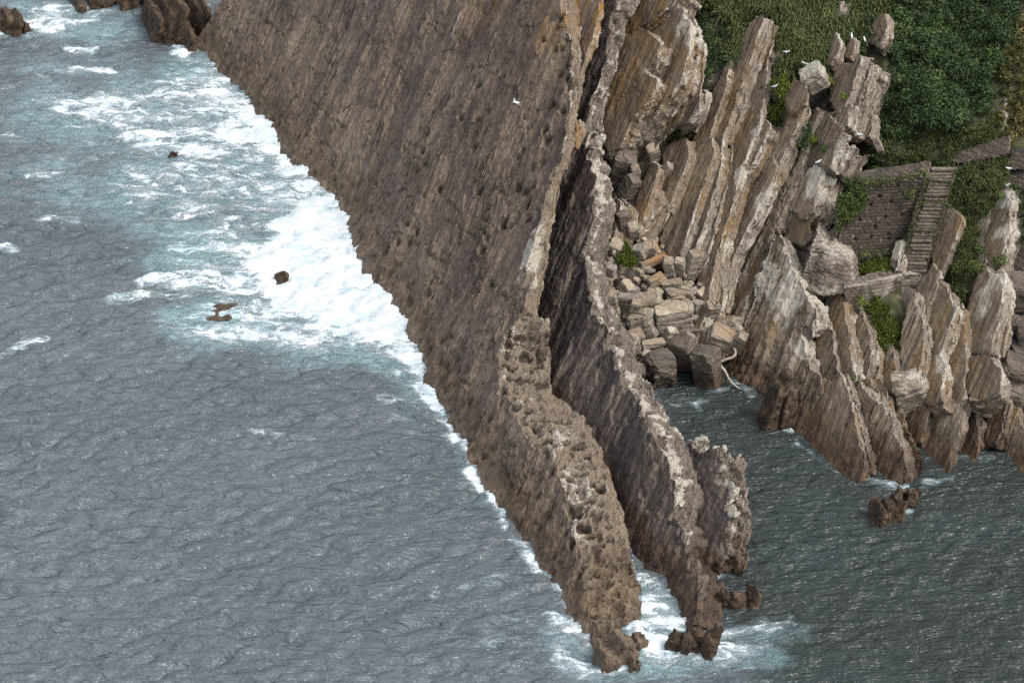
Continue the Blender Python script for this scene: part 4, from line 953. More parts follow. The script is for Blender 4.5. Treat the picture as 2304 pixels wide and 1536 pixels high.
for (x, y, w, h, lab) in [(2290, 735, 2.6, 1.5, 'reddish rounded boulder below the dark overhang'), (2275, 770, 1.6, 1.2, 'small grey cobble between big brown boulders at the right edge'), (2296, 790, 2.0, 1.3, 'grey rounded stone above the largest brown boulder'), (2290, 840, 3.2, 2.8, 'largest brown boulder at the right edge'),
                       (2262, 800, 1.4, 1.4, 'squat grey stone beside the cracked striped block'), (2275, 890, 2.4, 1.8, 'dark wet boulder low at the right edge'), (2320, 750, 2.4, 2.0, 'brown boulder half cut by the right edge'), (2270, 700, 1.4, 1.0, 'pale cobble next to the dark overhang'), (2250, 850, 1.6, 1.8, 'rust brown stone right of the cracked striped block')]:
    boulder(at_n(x, y, -29.0), [w, w * .9, h], random.uniform(-15, 15), 'dark_boulder', lab, yaw=random.uniform(-40, 40), chop=.4)
crag('rock_outcrop', 'pointed rock standing out of the upper grass', [([(1855, 140), (1868, 88), (1879, 78), (1887, 95), (1881, 125), (1868, 148)], -15.0, 1.0)], seed=48)
crag('rock_outcrop', 'jagged grey rock at the left edge of the bushes', [([(1952, 90), (1960, 45), (1972, 34), (1992, 28), (1999, 50), (1993, 82), (1975, 108)], -17.9, 1.1)], seed=49)
crag('rock_outcrop', 'small reddish rock high in the grass', [([(1872, 38), (1880, 4), (1894, 0), (1891, 25), (1880, 40)], -15.3, .8)], seed=50)
crag('rock_outcrop', 'thin leaning stone below a gull in the upper grass', [([(1898, 130), (1911, 86), (1923, 88), (1921, 106), (1908, 134)], -16.2, .7)], seed=51)
crag('rock_outcrop', 'brown leaning rock face between bushes and olive scrub', [([(2230, 305), (2240, 250), (2255, 205), (2263, 225), (2260, 290), (2246, 312)], -26.6, .9)], seed=52)
crag('rock_stump', 'white faced rough stump against the retaining wall, beside the staircase', [([(1998, 600), (2010, 545), (2022, 535), (2030, 545), (2022, 580), (2014, 608)], -21.3, 1.1)], seed=53, white_at=[(2030, 560, -21.8, 1.3, 1.3)])
# rocks in the water
def searock(x, y, w, h, lab, deg=0, mat='weedy', up=.35, name='sea_rock', depth=None, white=0, np_=None, **kw):
    """a weedy rock in the water: a cluster of leaning bed fragments"""
    BC[0] += 1; r = np.random.default_rng(2000 + BC[0])
    c = onz(x, y + h * .42, 0); W, Hh = w * MPP, h / 21.0
    D = depth or W * 1.0
    pcs = []; k = np_ or int(np.clip(W / .7, 2, 7))
    for i in range(k):
        u = (i + .5) / k - .5
        hh = (Hh + .25) * r.uniform(.55, 1.05) * (1 - .5 * abs(u)); ln = D * r.uniform(.5, 1.0)
        P = hull_pts(np.array([ln, hh * 1.5 + 1.0, W / k * 1.5]), r, .45)
        P = P @ F0.M if False else (P[:, :1] * F0.S + P[:, 1:2] * (F0.Q * .55 + np.array([0, 0, .75])) + P[:, 2:] * F0.N)
        pcs.append(hull_mesh(P + c + np.array([u * W * .85, r.uniform(-.25, .25) * D, hh * .55 - .75])))
    a = dict(blk=.16, chip=.35, fb=.16, lay=.14, groove=.05, wh=.8, wh_z=.9); a.update(kw)
    vox = float(np.clip(max(W, D, Hh) / 26, .06, .16))
    return rock(name, pcs, MAT[mat], vox=vox, fr=F0, seed=60 + BC[0] % 40, label=lab, cat='rock', white_at=[(c + np.array([0, 0, Hh]), W * .4, white)] if white else None, **a)
searock(1992, 1150, 60, 30, 'low brown striped rock in the cove, nearest of a pair', lay=.35)
searock(2030, 1122, 44, 34, 'brown rock with a pale top standing behind the low striped one', white=.7)
searock(2057, 1120, 14, 32, 'thin dark rock at the right of the pair in the cove')
searock(1642, 1350, 46, 22, 'squat dark rock in the water right of the fins')
searock(1688, 1346, 28, 30, 'small pointed brown rock beside the squat dark one')
searock(1515, 1440, 22, 38, 'little brown stump at the left of the drowned fin end', deg=-10)
searock(1556, 1442, 48, 32, 'low toothed rock awash between two stumps')
searock(1594, 1448, 26, 62, 'upright brown stump at the very end of the middle fin')
searock(1385, 1474, 84, 26, 'low knobbly rock at the tip of the huge slab', mat='slab', wh=0)
searock(1422, 1446, 40, 16, 'small shelf of rock right of the slab tip', mat='slab', wh=0)
searock(1745, 915, 56, 74, 'dark weedy rock at the foot of the broad grey brown slab', deg=20)
searock(628, 630, 30, 16, 'dark rock breaking through the surf', deg=30, depth=1.6)
boulder(onz(490, 704, 0) + np.array([0, 0, -.25]), [4.2, 3.6, .8], 3, 'weedy', 'brown reef awash at the edge of the surf', name='sea_rock', lump=True, fb=.2, tilt=0)
searock(385, 347, 16, 8, 'tiny dark rock poking out of the foam')
searock(10, 50, 84, 40, 'brown rock washed by surf in the upper left corner', depth=4)
searock(60, 68, 30, 14, 'low stone in the foam beside the corner rock')
for x, w, h, lab in [(225, 60, 26, 'reddish reef rock at the top edge, left of the open channel'), (280, 70, 30, 'dark red reef rock at the top edge, nearest the slab'), (170, 40, 14, 'small reef rock at the top edge, farthest from the slab')]:
    searock(x, 4 - h * .3, w, h, lab, depth=5)
searock(392, 34, 150, 58, 'brown weedy rock behind the far end of the huge slab', depth=11, np_=8, chip=.5, wh=0)
boulder(onz(355, 20, 0) + np.array([-.3, 4, 1.0]), [4.6, 8, 5.0], -10, 'weedy', 'lower brown rock at the top edge beside the channel', name='sea_rock', lump=True, fb=.3, wh=0)

# ------------------------------------------------------------------ masonry
def masonry_mat(name, c1, c2, mortar, scale=(1, 1)):
    T = NT(name); P = T.pos(); s = T.sep(P)
    n = T.node('CombineXYZ'); T.put(n.inputs[0], T.math('ADD', s[0], T.math('MULTIPLY', s[1], 0.55))); T.put(n.inputs[1], s[2])
    br = T.node('TexBrick'); T.put(br.inputs['Vector'], T.vadd(n.outputs[0], T.vmul(T.noise(P, 1.2, 3, out='Color'), (.34, .26, 0))))
    br.inputs['Color1'].default_value = c1 + (1,); br.inputs['Color2'].default_value = c2 + (1,); br.inputs['Mortar'].default_value = mortar + (1,)
    br.inputs['Scale'].default_value = 1.0; br.inputs['Brick Width'].default_value = .62 * scale[0]; br.inputs['Row Height'].default_value = .30 * scale[1]
    br.inputs['Mortar Size'].default_value = .035; br.inputs['Mortar Smooth'].default_value = .4
    stn = T.noise(P, 0.35, 5, 0.65)
    col = T.mix(T.step(stn, .42, .62), br.outputs[0], T.mix(0.6, br.outputs[0], (0.07, 0.05, 0.037)))
    col = T.mix(T.step(T.noise(P, 2.2, 3, .7), .60, .72), col, (0.24, 0.215, 0.18))
    col = T.mix(T.step(T.noise(T.vmul(P, (1, 1, .4)), .55, 4), .60, .72), col, (0.05, 0.052, 0.022))
    cap = T.math('MULTIPLY', T.step(T.attr('white'), .2, .8), .8)
    col = T.mix(cap, col, (0.42, 0.37, 0.30))
    T.put(T.b.inputs['Base Color'], col); T.b.inputs['Roughness'].default_value = .92
    T.put(T.b.inputs['Normal'], T.bump(T.math('ADD', T.math('MULTIPLY', br.outputs[1], -1.0), T.math('MULTIPLY', T.noise(P, 3, 4), 1.6)), 1.0, .16))
    return T.m
MAT['wall'] = masonry_mat('old_masonry', (0.105, 0.078, 0.056), (0.05, 0.038, 0.029), (0.024, 0.02, 0.016))
MAT['parapet'] = masonry_mat('parapet_masonry', (0.20, 0.16, 0.12), (0.12, 0.095, 0.075), (0.07, 0.056, 0.045))
FW = Frame(0.001, -90)                        # level courses
SB = onz(2055, 606, 9.0)                      # foot of the staircase
def wallbox(name, mat, base, top, thick, label, cat='wall', holes=None, vox=.13, seed=70, **kw):
    """base / top: matching 3-D points along the wall's foot and its crest"""
    k = len(base); back = np.array([0.15, 1.0, 0]) * thick
    V = [*base, *top, *[p + back for p in base], *[p + back for p in top]]
    F = []
    for i in range(k - 1):
        F += [(i, i + 1, k + i + 1, k + i), (2 * k + i + 1, 2 * k + i, 3 * k + i, 3 * k + i + 1), (k + i, k + i + 1, 3 * k + i + 1, 3 * k + i), (i + 1, i, 2 * k + i, 2 * k + i + 1)]
    F += [(0, k, 3 * k, 2 * k), (k - 1, 3 * k - 1, 4 * k - 1, 2 * k - 1)]
    a = dict(lay=.012, blk=.04, fb=.10, groove=0, chip=.22, wh=.8, wh_z=3)
    a.update(kw)
    return rock(name, [(V, F)], MAT[mat], vox=vox, fr=FW, seed=seed, holes=holes, label=label, cat=cat, **a)
wb0, wb1 = onz(1870, 592, 8.6), SB + np.array([-.5, 2.6, -.4])
rise = 7.8
def lerp(a, b, t): return a * (1 - t) + b * t
wbase = [lerp(wb0, wb1, t) for t in (0, .33, .66, 1)]
wtop = [onz(1922, 408, 16.2), onz(1985, 399, 16.4), onz(2045, 391, 16.6), onz(2094, 384, 16.8)]
wholes = []
for x, y in [(2056, 409), (2026, 424), (2067, 441), (2012, 459), (1961, 468), (2035, 491), (1992, 496), (1965, 539), (2000, 534), (2005, 544), (1940, 500), (1985, 450), (2044, 455), (2030, 545), (1930, 545), (1975, 515)]:
    wholes.append((x, y, .17, -.5))
wallbox('retaining_wall', 'wall', wbase, wtop, 2.2, 'dark retaining wall of coursed stone with weep holes, left of the staircase', holes=wholes, seed=71, vox=.12)
# parapet wall of the lower terrace
pb = [onz(1900, 715, 5.3), onz(1960, 725, 5.2), onz(2020, 690, 5.7), onz(2090, 640, 7.2)]
pt = [onz(1898, 648, 8.6), onz(1945, 634, 8.7), onz(2015, 618, 8.9), onz(2088, 606, 9.0)]
wallbox('parapet_wall', 'parapet', pb, pt, 1.5, 'low parapet wall with a pale worn top, crossing below the grass terrace', seed=72, wh=1.5)
# ruined bastion with rubble top
bb = [onz(1800, 640, 7.3), onz(1850, 668, 7.2), onz(1925, 652, 8.0)]
bt = [onz(1838, 520, 12.0), onz(1862, 555, 10.6), onz(1916, 575, 10.1)]
wallbox('ruined_bastion', 'parapet', bb, bt, 2.6, 'crumbling rounded bastion with a pale rubble top, at the left end of the parapet', cat='ruin', seed=73, fb=.35, blk=.12, chip=.4, wh=1.3, white_at=[(onz(1890, 545, 11.2), 1.6, 1.0)])
wallbox('ruined_wall', 'wall', [px3(2135, 372, -23.4), px3(2175, 372, -24.2), px3(2220, 362, -25.2), px3(2275, 350, -26.4)], [px3(2140, 345, -23.4), px3(2170, 334, -24.2), px3(2215, 328, -25.2), px3(2272, 312, -26.4)], 1.0, 'ragged low ruin wall in the grass above the staircase', seed=74, chip=.5)
wallbox('ruined_wall', 'wall', [px3(2262, 385, -27.0), px3(2320, 382, -28.2)], [px3(2272, 345, -27.0), px3(2320, 342, -28.2)], 1.0, 'short ruin wall with a pale top at the right edge, above the gull', seed=75)
wallbox('ruined_wall', 'wall', [px3(2268, 420, -27.6), px3(2325, 425, -28.8)], [px3(2270, 385, -27.6), px3(2325, 380, -28.8)], 1.0, 'low wall end with a gull standing on it, at the right edge', seed=76)
wallbox('retaining_wall', 'wall', [px3(2262, 640, -28.2), px3(2340, 640, -29.6)], [px3(2280, 455, -28.2), px3(2340, 450, -29.6)], 1.4, 'dark stone wall behind the chalk tipped pinnacle at the right edge', seed=77)
# broken old steps under the bastion
T = NT('old_step_stone'); P = T.pos()
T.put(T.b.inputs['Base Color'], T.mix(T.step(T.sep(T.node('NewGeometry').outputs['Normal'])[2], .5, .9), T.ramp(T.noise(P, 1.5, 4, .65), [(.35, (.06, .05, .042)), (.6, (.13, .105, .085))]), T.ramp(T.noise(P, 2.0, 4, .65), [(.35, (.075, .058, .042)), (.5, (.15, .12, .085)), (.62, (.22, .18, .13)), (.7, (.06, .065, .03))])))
T.b.inputs['Roughness'].default_value = .9
T.put(T.b.inputs['Normal'], T.bump(T.noise(P, 4, 4, .7), .8, .1)); MAT['step'] = T.m
def stone_box(c, dims, yaw, r, seg=5):
    """a worn stone block: subdivided box with a roughened, rounded surface"""
    bm = bmesh.new(); bmesh.ops.create_cube(bm, size=1.0)
    bmesh.ops.scale(bm, vec=dims, verts=bm.verts)
    bmesh.ops.bevel(bm, geom=list(bm.edges), offset=min(dims) * .16, segments=1, affect='EDGES')
    bmesh.ops.subdivide_edges(bm, edges=[e for e in bm.edges if e.calc_length() > .5], cuts=seg, use_grid_fill=True)
    V = np.array([v.co[:] for v in bm.verts])
    V = V + np.stack([fbm(V * 2.2 + r.uniform(0, 50), k, 3) for k in (1, 2, 3)], 1) * min(dims) * .22
    for v, p in zip(bm.verts, V): v.co = p
    bmesh.ops.rotate(bm, cent=(0, 0, 0), matrix=Matrix.Rotation(yaw, 3, 'Z'), verts=bm.verts)
    bmesh.ops.translate(bm, vec=Vector(c), verts=bm.verts)
    me = bpy.data.meshes.new('step'); bm.to_mesh(me); bm.free()
    return me
def empty(name, loc):
    o = bpy.data.objects.new(name, None); C.objects.link(o); o.location = loc; return o
def adopt(o, root):
    o.parent = root; o.matrix_parent_inverse = Matrix.Translation(-Vector(root.location))
r9 = np.random.default_rng(90)
st = empty('staircase', SB); tag(st, 'long straight stone staircase climbing beside the retaining wall to the grass slope', 'staircase')
NST = 29; top_pt = onz(2122, 378, 16.8)
for i in range(NST):
    t = i / (NST - 1); c = lerp(SB, top_pt, t) + np.array([r9.normal() * .09, r9.normal() * .05, -.13 + r9.normal() * .035])
    if i in (19, 20): c[2] -= .12
    w = 1.95 + r9.normal() * .14 + (0.35 if i > 22 else 0)
    me = stone_box((0, 0, 0), (w, .55, .26 + r9.normal() * .02), R(r9.normal() * 1.8 - 3), r9)
    adopt(put('step', me, MAT['step'], None), st); o = bpy.data.objects[[k for k in bpy.data.objects.keys() if k.startswith('step')][-1]] if False else C.objects[-1]
    o.location = c
V = []
dirn = top_pt - SB
a0, a1 = SB + np.array([-1.3, -.6, -.6]), top_pt + np.array([-1.4, .3, .0])
b0, b1 = SB + np.array([1.25, -.3, -.6]), top_pt + np.array([1.35, .5, -.2])
prism = [a0, a1, b1, b0] + [p + np.array([0, 1.6, -1.6]) for p in (a0, a1, b1, b0)]
o = rock('stair_bed', [(prism, [(0, 1, 2, 3), (7, 6, 5, 4), (0, 4, 5, 1), (1, 5, 6, 2), (2, 6, 7, 3), (3, 7, 4, 0)])], MAT['wall'], vox=.14, fr=FW, seed=78, lay=.05, blk=.05, fb=.06, groove=0, chip=.1, wh=.3)
adopt(o, st)
cheek = [SB + np.array([-1.6, -.5, -.4]), top_pt + np.array([-1.65, .1, .2]), top_pt + np.array([-1.25, .1, .2]), SB + np.array([-1.2, -.5, -.4])]
cheek += [p + np.array([0, .7, -1.2]) for p in cheek]
o = rock('cheek_wall', [(cheek, [(0, 1, 2, 3), (7, 6, 5, 4), (0, 4, 5, 1), (1, 5, 6, 2), (2, 6, 7, 3), (3, 7, 4, 0)])], MAT['wall'], vox=.11, fr=FW, seed=79, lay=.05, blk=.05, fb=.05, groove=0, chip=.12, wh=.5)
adopt(o, st)
bs = empty('broken_steps', onz(1845, 690, 6.0)); tag(bs, 'flight of broken pale steps at the foot of the bastion, above the brown fin', 'steps')
for i in range(11):
    t = i / 10; c = lerp(onz(1848, 678, 5.6), onz(1852, 625, 8.0), t) + np.array([r9.normal() * .3, 0, 0])
    me = stone_box((0, 0, 0), (1.7 + r9.random() * .8, .55, .2), R(r9.normal() * 4), r9)
    put('step', me, MAT['step'], None); o = C.objects[-1]; o.location = c; adopt(o, bs)
# ------------------------------------------------------------------ plants
def leaf_mat(name, dark, mid, light, rough=.6):
    T = NT(name); t = T.attr('tone')
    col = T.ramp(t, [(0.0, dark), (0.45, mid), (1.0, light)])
    T.put(T.b.inputs['Base Color'], col); T.b.inputs['Roughness'].default_value = rough
    T.b.inputs['Specular IOR Level'].default_value = 0.25
    return T.m
MAT['ivy'] = leaf_mat('dark_bush_leaves', (0.012, 0.023, 0.008), (0.034, 0.058, 0.018), (0.10, 0.14, 0.04))
MAT['bright'] = leaf_mat('fresh_green_leaves', (0.025, 0.042, 0.010), (0.058, 0.085, 0.020), (0.14, 0.165, 0.04))
MAT['grass'] = leaf_mat('coarse_grass', (0.035, 0.048, 0.016), (0.085, 0.108, 0.034), (0.19, 0.19, 0.07), .8)
MAT['lawn'] = leaf_mat('terrace_grass', (0.045, 0.07, 0.012), (0.10, 0.14, 0.022), (0.22, 0.23, 0.05), .8)
MAT['scrub'] = leaf_mat('olive_scrub', (0.04, 0.04, 0.012), (0.09, 0.085, 0.025), (0.19, 0.155, 0.05), .8)
MAT['wood'] = rock_mat('stems', [(.05, .04, .03)] * 4, [(.3, (.05, .04, .03)), (.6, (.08, .06, .04))], wet=0)
def leaves(name, cen, nrm, size, mat, tone, label=None, cat=None, kind=None, group=None, loc=None, rnd=.8, parent=None):
    """a cloud of small pointed leaves (two triangles each, slightly folded)"""
    n = len(cen); r = np.random.default_rng(n + 5)
    nr = nrm + r.normal(size=(n, 3)) * rnd; nr /= np.linalg.norm(nr, axis=1, keepdims=True)
    t = np.cross(nr, r.normal(size=(n, 3))); t /= np.linalg.norm(t, axis=1, keepdims=True); b = np.cross(nr, t)
    s = (size * r.uniform(.6, 1.3, n))[:, None]
    V = np.stack([cen - t * s, cen - b * s * .5 + nr * s * .12, cen + t * s, cen + b * s * .5 + nr * s * .12], 1).reshape(-1, 3)
    i = np.arange(n) * 4
    me = fast_mesh(name, V, np.concatenate([np.stack([i, i + 1, i + 2], 1), np.stack([i, i + 2, i + 3], 1)]))
    fattr(me, 'tone', np.repeat(np.clip(tone, 0, 1), 4))
    o = put(name, me, mat, loc if loc is not None else V.mean(0), parent)
    return tag(o, label, cat, group, kind)
def blades(name, root, up, length, width, mat, tone, label, cat='grass', kind='stuff', droop=.6):
    """grass: every blade a bent three-piece strip"""
    n = len(root); r = np.random.default_rng(n + 9)
    d = up + r.normal(size=(n, 3)) * .38; d /= np.linalg.norm(d, axis=1, keepdims=True)
    L = (length * r.uniform(.55, 1.3, n))[:, None]; w = np.cross(d, r.normal(size=(n, 3))); w /= np.linalg.norm(w, axis=1, keepdims=True)
    w = w * (width * r.uniform(.7, 1.3, n))[:, None]
    dn = np.array([0, -.35, -1.0]) * droop
    p1 = root + d * L * .45; p2 = p1 + (d + dn * .5) * L * .35; p3 = p2 + (d + dn * 1.3) * L * .3
    V = np.stack([root - w, root + w, p1 + w, p1 - w, p2 + w * .7, p2 - w * .7, p3 + w * .1, p3 - w * .1], 1).reshape(-1, 3)
    i = np.arange(n)[:, None] * 8
    F = np.concatenate([i + [0, 1, 2, 3], i + [3, 2, 4, 5], i + [5, 4, 6, 7]])
    me = fast_mesh(name, V, F); fattr(me, 'tone', np.repeat(np.clip(tone, 0, 1), 8))
    o = put(name, me, mat, V.mean(0)); return tag(o, label, cat, None, kind)
rv = np.random.default_rng(77)
def in_poly(p, poly):
    x, y = p[:, 0], p[:, 1]; c = np.zeros(len(p), bool); j = len(poly) - 1
    for i in range(len(poly)):
        (xi, yi), (xj, yj) = poly[i], poly[j]
        c ^= ((yi > y) != (yj > y)) & (x < (xj - xi) * (y - yi) / (yj - yi + 1e-9) + xi); j = i
    return c
def sample(poly, n):
    a = np.array(poly, float); lo, hi = a.min(0), a.max(0); out = np.zeros((0, 2))
    while len(out) < n:
        p = rv.uniform(lo, hi, (n * 2, 2)); out = np.concatenate([out, p[in_poly(p, poly)]])
    return out[:n]
def on_hill(p, lift=0.0):
    return np.concatenate([hill(p[i:i + 4000, 0], p[i:i + 4000, 1], lift) for i in range(0, len(p), 4000)])
OUT = np.array([-.1, -.62, .78])
def thicket(name, poly, ncl, per, rad, size, mat, label, cat, kind=None, group=None, lift=.6, squash=.8):
    p = sample(poly, ncl); c = on_hill(p, lift); rr_ = rad * rv.uniform(.5, 1.45, ncl)
    c = c + OUT * np.clip(fbm(c * .28, 95, 3), -.5, 1)[:, None] * 1.6 * min(1, ncl / 300)
    d = rv.normal(size=(ncl, per, 3)) + OUT * .9; d /= np.linalg.norm(d, axis=2, keepdims=True)
    rad_ = rr_[:, None, None] * rv.uniform(.45, 1.05, (ncl, per, 1)) * np.array([1, 1, squash])
    P = c[:, None] + d * rad_
    tone = .34 + .20 * rv.normal(size=(ncl, 1)) + .14 * rv.normal(size=(ncl, per)) + .16 * d[..., 2] + .22 * fbm(c * .35, 97, 3)[:, None]  # upward leaves of each clump toned lighter: lit tops put into the colour
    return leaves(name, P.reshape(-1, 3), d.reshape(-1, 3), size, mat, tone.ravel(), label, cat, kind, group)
thicket('ivy_thicket', [(1985, -70), (2003, 60), (2000, 130), (2008, 200), (1978, 235), (1982, 300), (2000, 312), (2060, 296), (2130, 300), (2185, 280), (2225, 235), (2240, 170), (2262, 90), (2285, 20), (2340, -70)], 560, 190, .95, .15, MAT['ivy'], 'dense dark green thicket of bushes covering the slope at the upper right', 'bushes', 'stuff', lift=.5)
thicket('ivy_thicket', [(1968, 270), (2000, 295), (1985, 345), (1970, 400), (1950, 395)], 26, 90, .5, .14, MAT['ivy'], 'dark creeper running down beside the lowest pinnacles', 'bushes', 'stuff', lift=.4)
thicket('scrub', [(2262, 110), (2300, 20), (2340, 0), (2340, 330), (2290, 320), (2255, 310), (2245, 240)], 120, 110, .6, .13, MAT['scrub'], 'olive and ochre scrub at the right edge beside the dark thicket', 'scrub', 'stuff', lift=.3)
thicket('scrub', [(1556, 40), (1620, 20), (1650, 60), (1640, 130), (1610, 190), (1575, 205), (1552, 185), (1545, 110)], 60, 100, .62, .13, MAT['ivy'], 'dark scrub hanging beside the right edge of the lichen spotted overhang', 'scrub', 'stuff', lift=.8)
thicket('scrub', [(1775, 60), (1830, 40), (1880, 60), (1850, 130), (1820, 160), (1790, 140)], 46, 100, .6, .13, MAT['grass'], 'mid green bushy growth around the pale dome and the white topped block', 'scrub', 'stuff', lift=.8)
thicket('scrub', [(1900, 40), (1955, 10), (1985, 60), (1960, 110), (1930, 120), (1905, 100)], 34, 100, .6, .14, MAT['ivy'], 'dark low bushes between the upper grass and the big thicket', 'scrub', 'stuff', lift=.8)
thicket('scrub', [(1566, -60), (1900, -60), (1900, 15), (1700, 20), (1640, -10)], 60, 90, .6, .13, MAT['scrub'], 'olive scrub along the top edge above the hanging grass', 'scrub', 'stuff', lift=.3)
def grass_patch(polys, dens, L, W, mat, label, lift=.12, droop=.6, up=(0, -.25, 1.0), tone0=.45, name='grass'):
    roots, tn = [], []
    for poly in polys:
        a = np.array(poly, float); x, y = a[:, 0], a[:, 1]
        area = .5 * abs(np.dot(x, np.roll(y, 1)) - np.dot(y, np.roll(x, 1)))
        p = sample(poly, max(12, int(area * dens / 22))); q = on_hill(p, lift)
        tuft = np.repeat(.24 * rv.normal(size=len(q)), 22); q = np.repeat(q, 22, 0) + rv.normal(size=(len(q) * 22, 3)) * [.22, .22, .08]; roots.append(q)
        tn.append(tuft + tone0 + .30 * fbm(q * .55, 91, 3) + .30 * fbm(q * .16, 96, 3) + .06 * rv.normal(size=len(q)))
    roots = np.concatenate(roots); tn = np.concatenate(tn)
    k = fbm(roots * .8, 93, 3) > -.18
    roots, tn = roots[k], tn[k]
    return blades(name, roots, np.tile(np.array(up), (len(roots), 1)), L, W, mat, tn, label, droop=droop)
grass_patch([[(1552, -60), (1990, -60), (1985, 60), (1960, 40), (1930, 105), (1890, 150), (1860, 215), (1830, 160), (1775, 190), (1745, 130), (1760, 60), (1700, 30), (1690, 110), (1660, 160), (1640, 150), (1655, 60), (1600, 15), (1555, 30)]], .85, 1.3, .05, MAT['grass'], 'long coarse grass hanging down the top of the cliff', droop=.9)
grass_patch([[(1505, 300), (1530, 270), (1575, 275), (1572, 310), (1530, 325)], [(1510, 320), (1530, 320), (1525, 350), (1512, 345)]], 1.4, .8, .04, MAT['grass'], 'dark tuft of grass under the lichen spotted overhang', lift=3.6, droop=.9)
grass_patch([[(1715, 230), (1745, 225), (1752, 285), (1728, 285)], [(1750, 180), (1770, 200), (1760, 260), (1745, 240)], [(1800, 300), (1822, 290), (1812, 350), (1795, 360)], [(1735, 190), (1765, 170), (1775, 230), (1755, 250)]], 1.2, .6, .035, MAT['lawn'], 'tufts of grass growing along the beds right of the brown ramp', lift=3.0, droop=.8)
grass_patch([[(1945, 400), (1975, 330), (2000, 310), (2130, 300), (2190, 285), (2250, 250), (2265, 310), (2215, 330), (2150, 345), (2135, 375), (2095, 378), (2030, 392), (1960, 402)]], .75, .42, .035, MAT['grass'], 'short grass on the slope above the retaining wall', droop=.5, tone0=.52)
grass_patch([[(2138, 380), (2180, 372), (2270, 360), (2262, 410), (2235, 445), (2215, 490), (2190, 470), (2165, 485), (2145, 470), (2128, 440)], [(2170, 500), (2195, 490), (2200, 560), (2180, 610), (2150, 640), (2155, 560)], [(2150, 650), (2170, 640), (2165, 720), (2152, 690)]], .95, .75, .04, MAT['grass'], 'shaggy grass right of the staircase, running down the gully', droop=.8, lift=.3)
grass_patch([[(1925, 585), (2020, 575), (2062, 600), (2050, 608), (1990, 618), (1930, 622)]], 1.6, .6, .035, MAT['lawn'], 'bright grass on the little terrace behind the parapet', droop=.5, lift=.5, tone0=.6)
grass_patch([[(1975, 680), (1990, 690), (2005, 720), (2030, 740), (2032, 800), (2005, 822), (1985, 790), (1975, 740), (1962, 710)], [(1945, 675), (1975, 665), (1975, 700), (1955, 700)]], 1.2, .6, .04, MAT['lawn'], 'green and yellow grass in the hollow below the parapet', droop=.6, lift=.3)
so = []
for t, dx in [(u, -1.25) for u in np.linspace(.02, .9, 34)] + [(u, 1.2) for u in np.linspace(.3, 1, 30)] + [(u, x) for u in (.36, .40, .66, .69, .86) for x in (-.9, -.3, .4, .8)]:
    c = lerp(SB, top_pt, t) + np.array([dx, -.25, .0]); so.append(c + rv.normal(size=(9, 3)) * [.16, .12, .04])
so = np.concatenate(so)
blades('grass', so, np.tile([0, -.2, 1.], (len(so), 1)), .42, .03, MAT['grass'], .5 + .2 * rv.normal(size=len(so)), 'weeds growing along and across the worn stone stairs', droop=.6)
o = None
q = np.array([(x, y) for x, y in sample([(1388, 545), (1408, 550), (1432, 595), (1420, 605), (1392, 590), (1383, 565)], 1500)])
roots = np.array([heap(x, y, .5) for x, y in q])
blades('grass_tuft', roots, np.tile([0, -.2, 1.], (len(roots), 1)), .8, .035, MAT['lawn'], .5 + .2 * rv.normal(size=len(roots)), 'green grass tuft growing at the left of the boulder heap', cat='grass', kind=None)
def shrub(c, rad, label, mat='bright', n=420, size=.11):
    root = empty('shrub', c - np.array([0, 0, rad * .6])); tag(root, label, 'shrub')
    d = rv.normal(size=(n, 3)); d[:, 2] = np.abs(d[:, 2]) * .9 - .1; d /= np.linalg.norm(d, axis=1, keepdims=True)
    lump = 1 + .35 * perlin(d * 2.3 + c, 5)
    P = c + d * rad * lump[:, None] * rv.uniform(.55, 1.0, (n, 1))
    o = leaves('foliage', P, d, size, MAT[mat], .45 + .2 * rv.normal(size=n) + .15 * d[:, 2]); adopt(o, root)  # leaf tone rises toward the top, light from above painted in
    V, F = [], []
    for k in range(5):
        e = c + np.array([math.cos(k * 1.3), math.sin(k * 1.3), .8]) * rad * .7; s = c - np.array([0, 0, rad * .7]); b0 = len(V)
        for (p, w) in ((s, .05), (e, .015)):
            for j in range(4): V.append(p + np.array([math.cos(j * 1.57), math.sin(j * 1.57), 0]) * w)
        F += [(b0 + j, b0 + (j + 1) % 4, b0 + 4 + (j + 1) % 4, b0 + 4 + j) for j in range(4)]
    me = mesh_from(V, F, 'stem'); vattr(me, 'bed', np.array(V)); o = put('stem', me, MAT['wood'], c - np.array([0, 0, rad * .6])); adopt(o, root)
    return root
shrub(px3(1922, 858, -19.0), .75, 'round bright green shrub between the tall white banded fin and the knobbly crested fin')
shrub(px3(2196, 605, -25.0), .95, 'yellow green shrub at the left edge of the tall wavy edged slab', n=500)
shrub(px3(2248, 592, -26.2), .9, 'leafy green shrub at the foot of the chalk tipped pinnacle', n=500)
shrub(px3(2206, 565, -25.6), .5, 'small bright shrub low on the chalk tipped pinnacle', n=260)
shrub(px3(1828, 316, -15.0), .6, 'compact round green shrub beside the white topped pinnacle', mat='lawn', n=350)
shrub(px3(1852, 338, -15.2), .35, 'tiny yellow green shrub on the white topped pinnacle', n=160)
shrub(px3(2246, 442, -26.2), .55, 'small yellow green shrub left of the chalk tipped pinnacle', n=260)
shrub(px3(2262, 690, -26.8), .7, 'green shrub beside the thin orange sided plate', n=320)
shrub(px3(1868, 185, -14.9), .5, 'small green shrub on the left flank of the toothed pinnacle', mat='lawn', n=220)
shrub(px3(1896, 218, -15.0), .4, 'smaller green shrub under the teeth of the topmost pinnacle', mat='lawn', n=180)
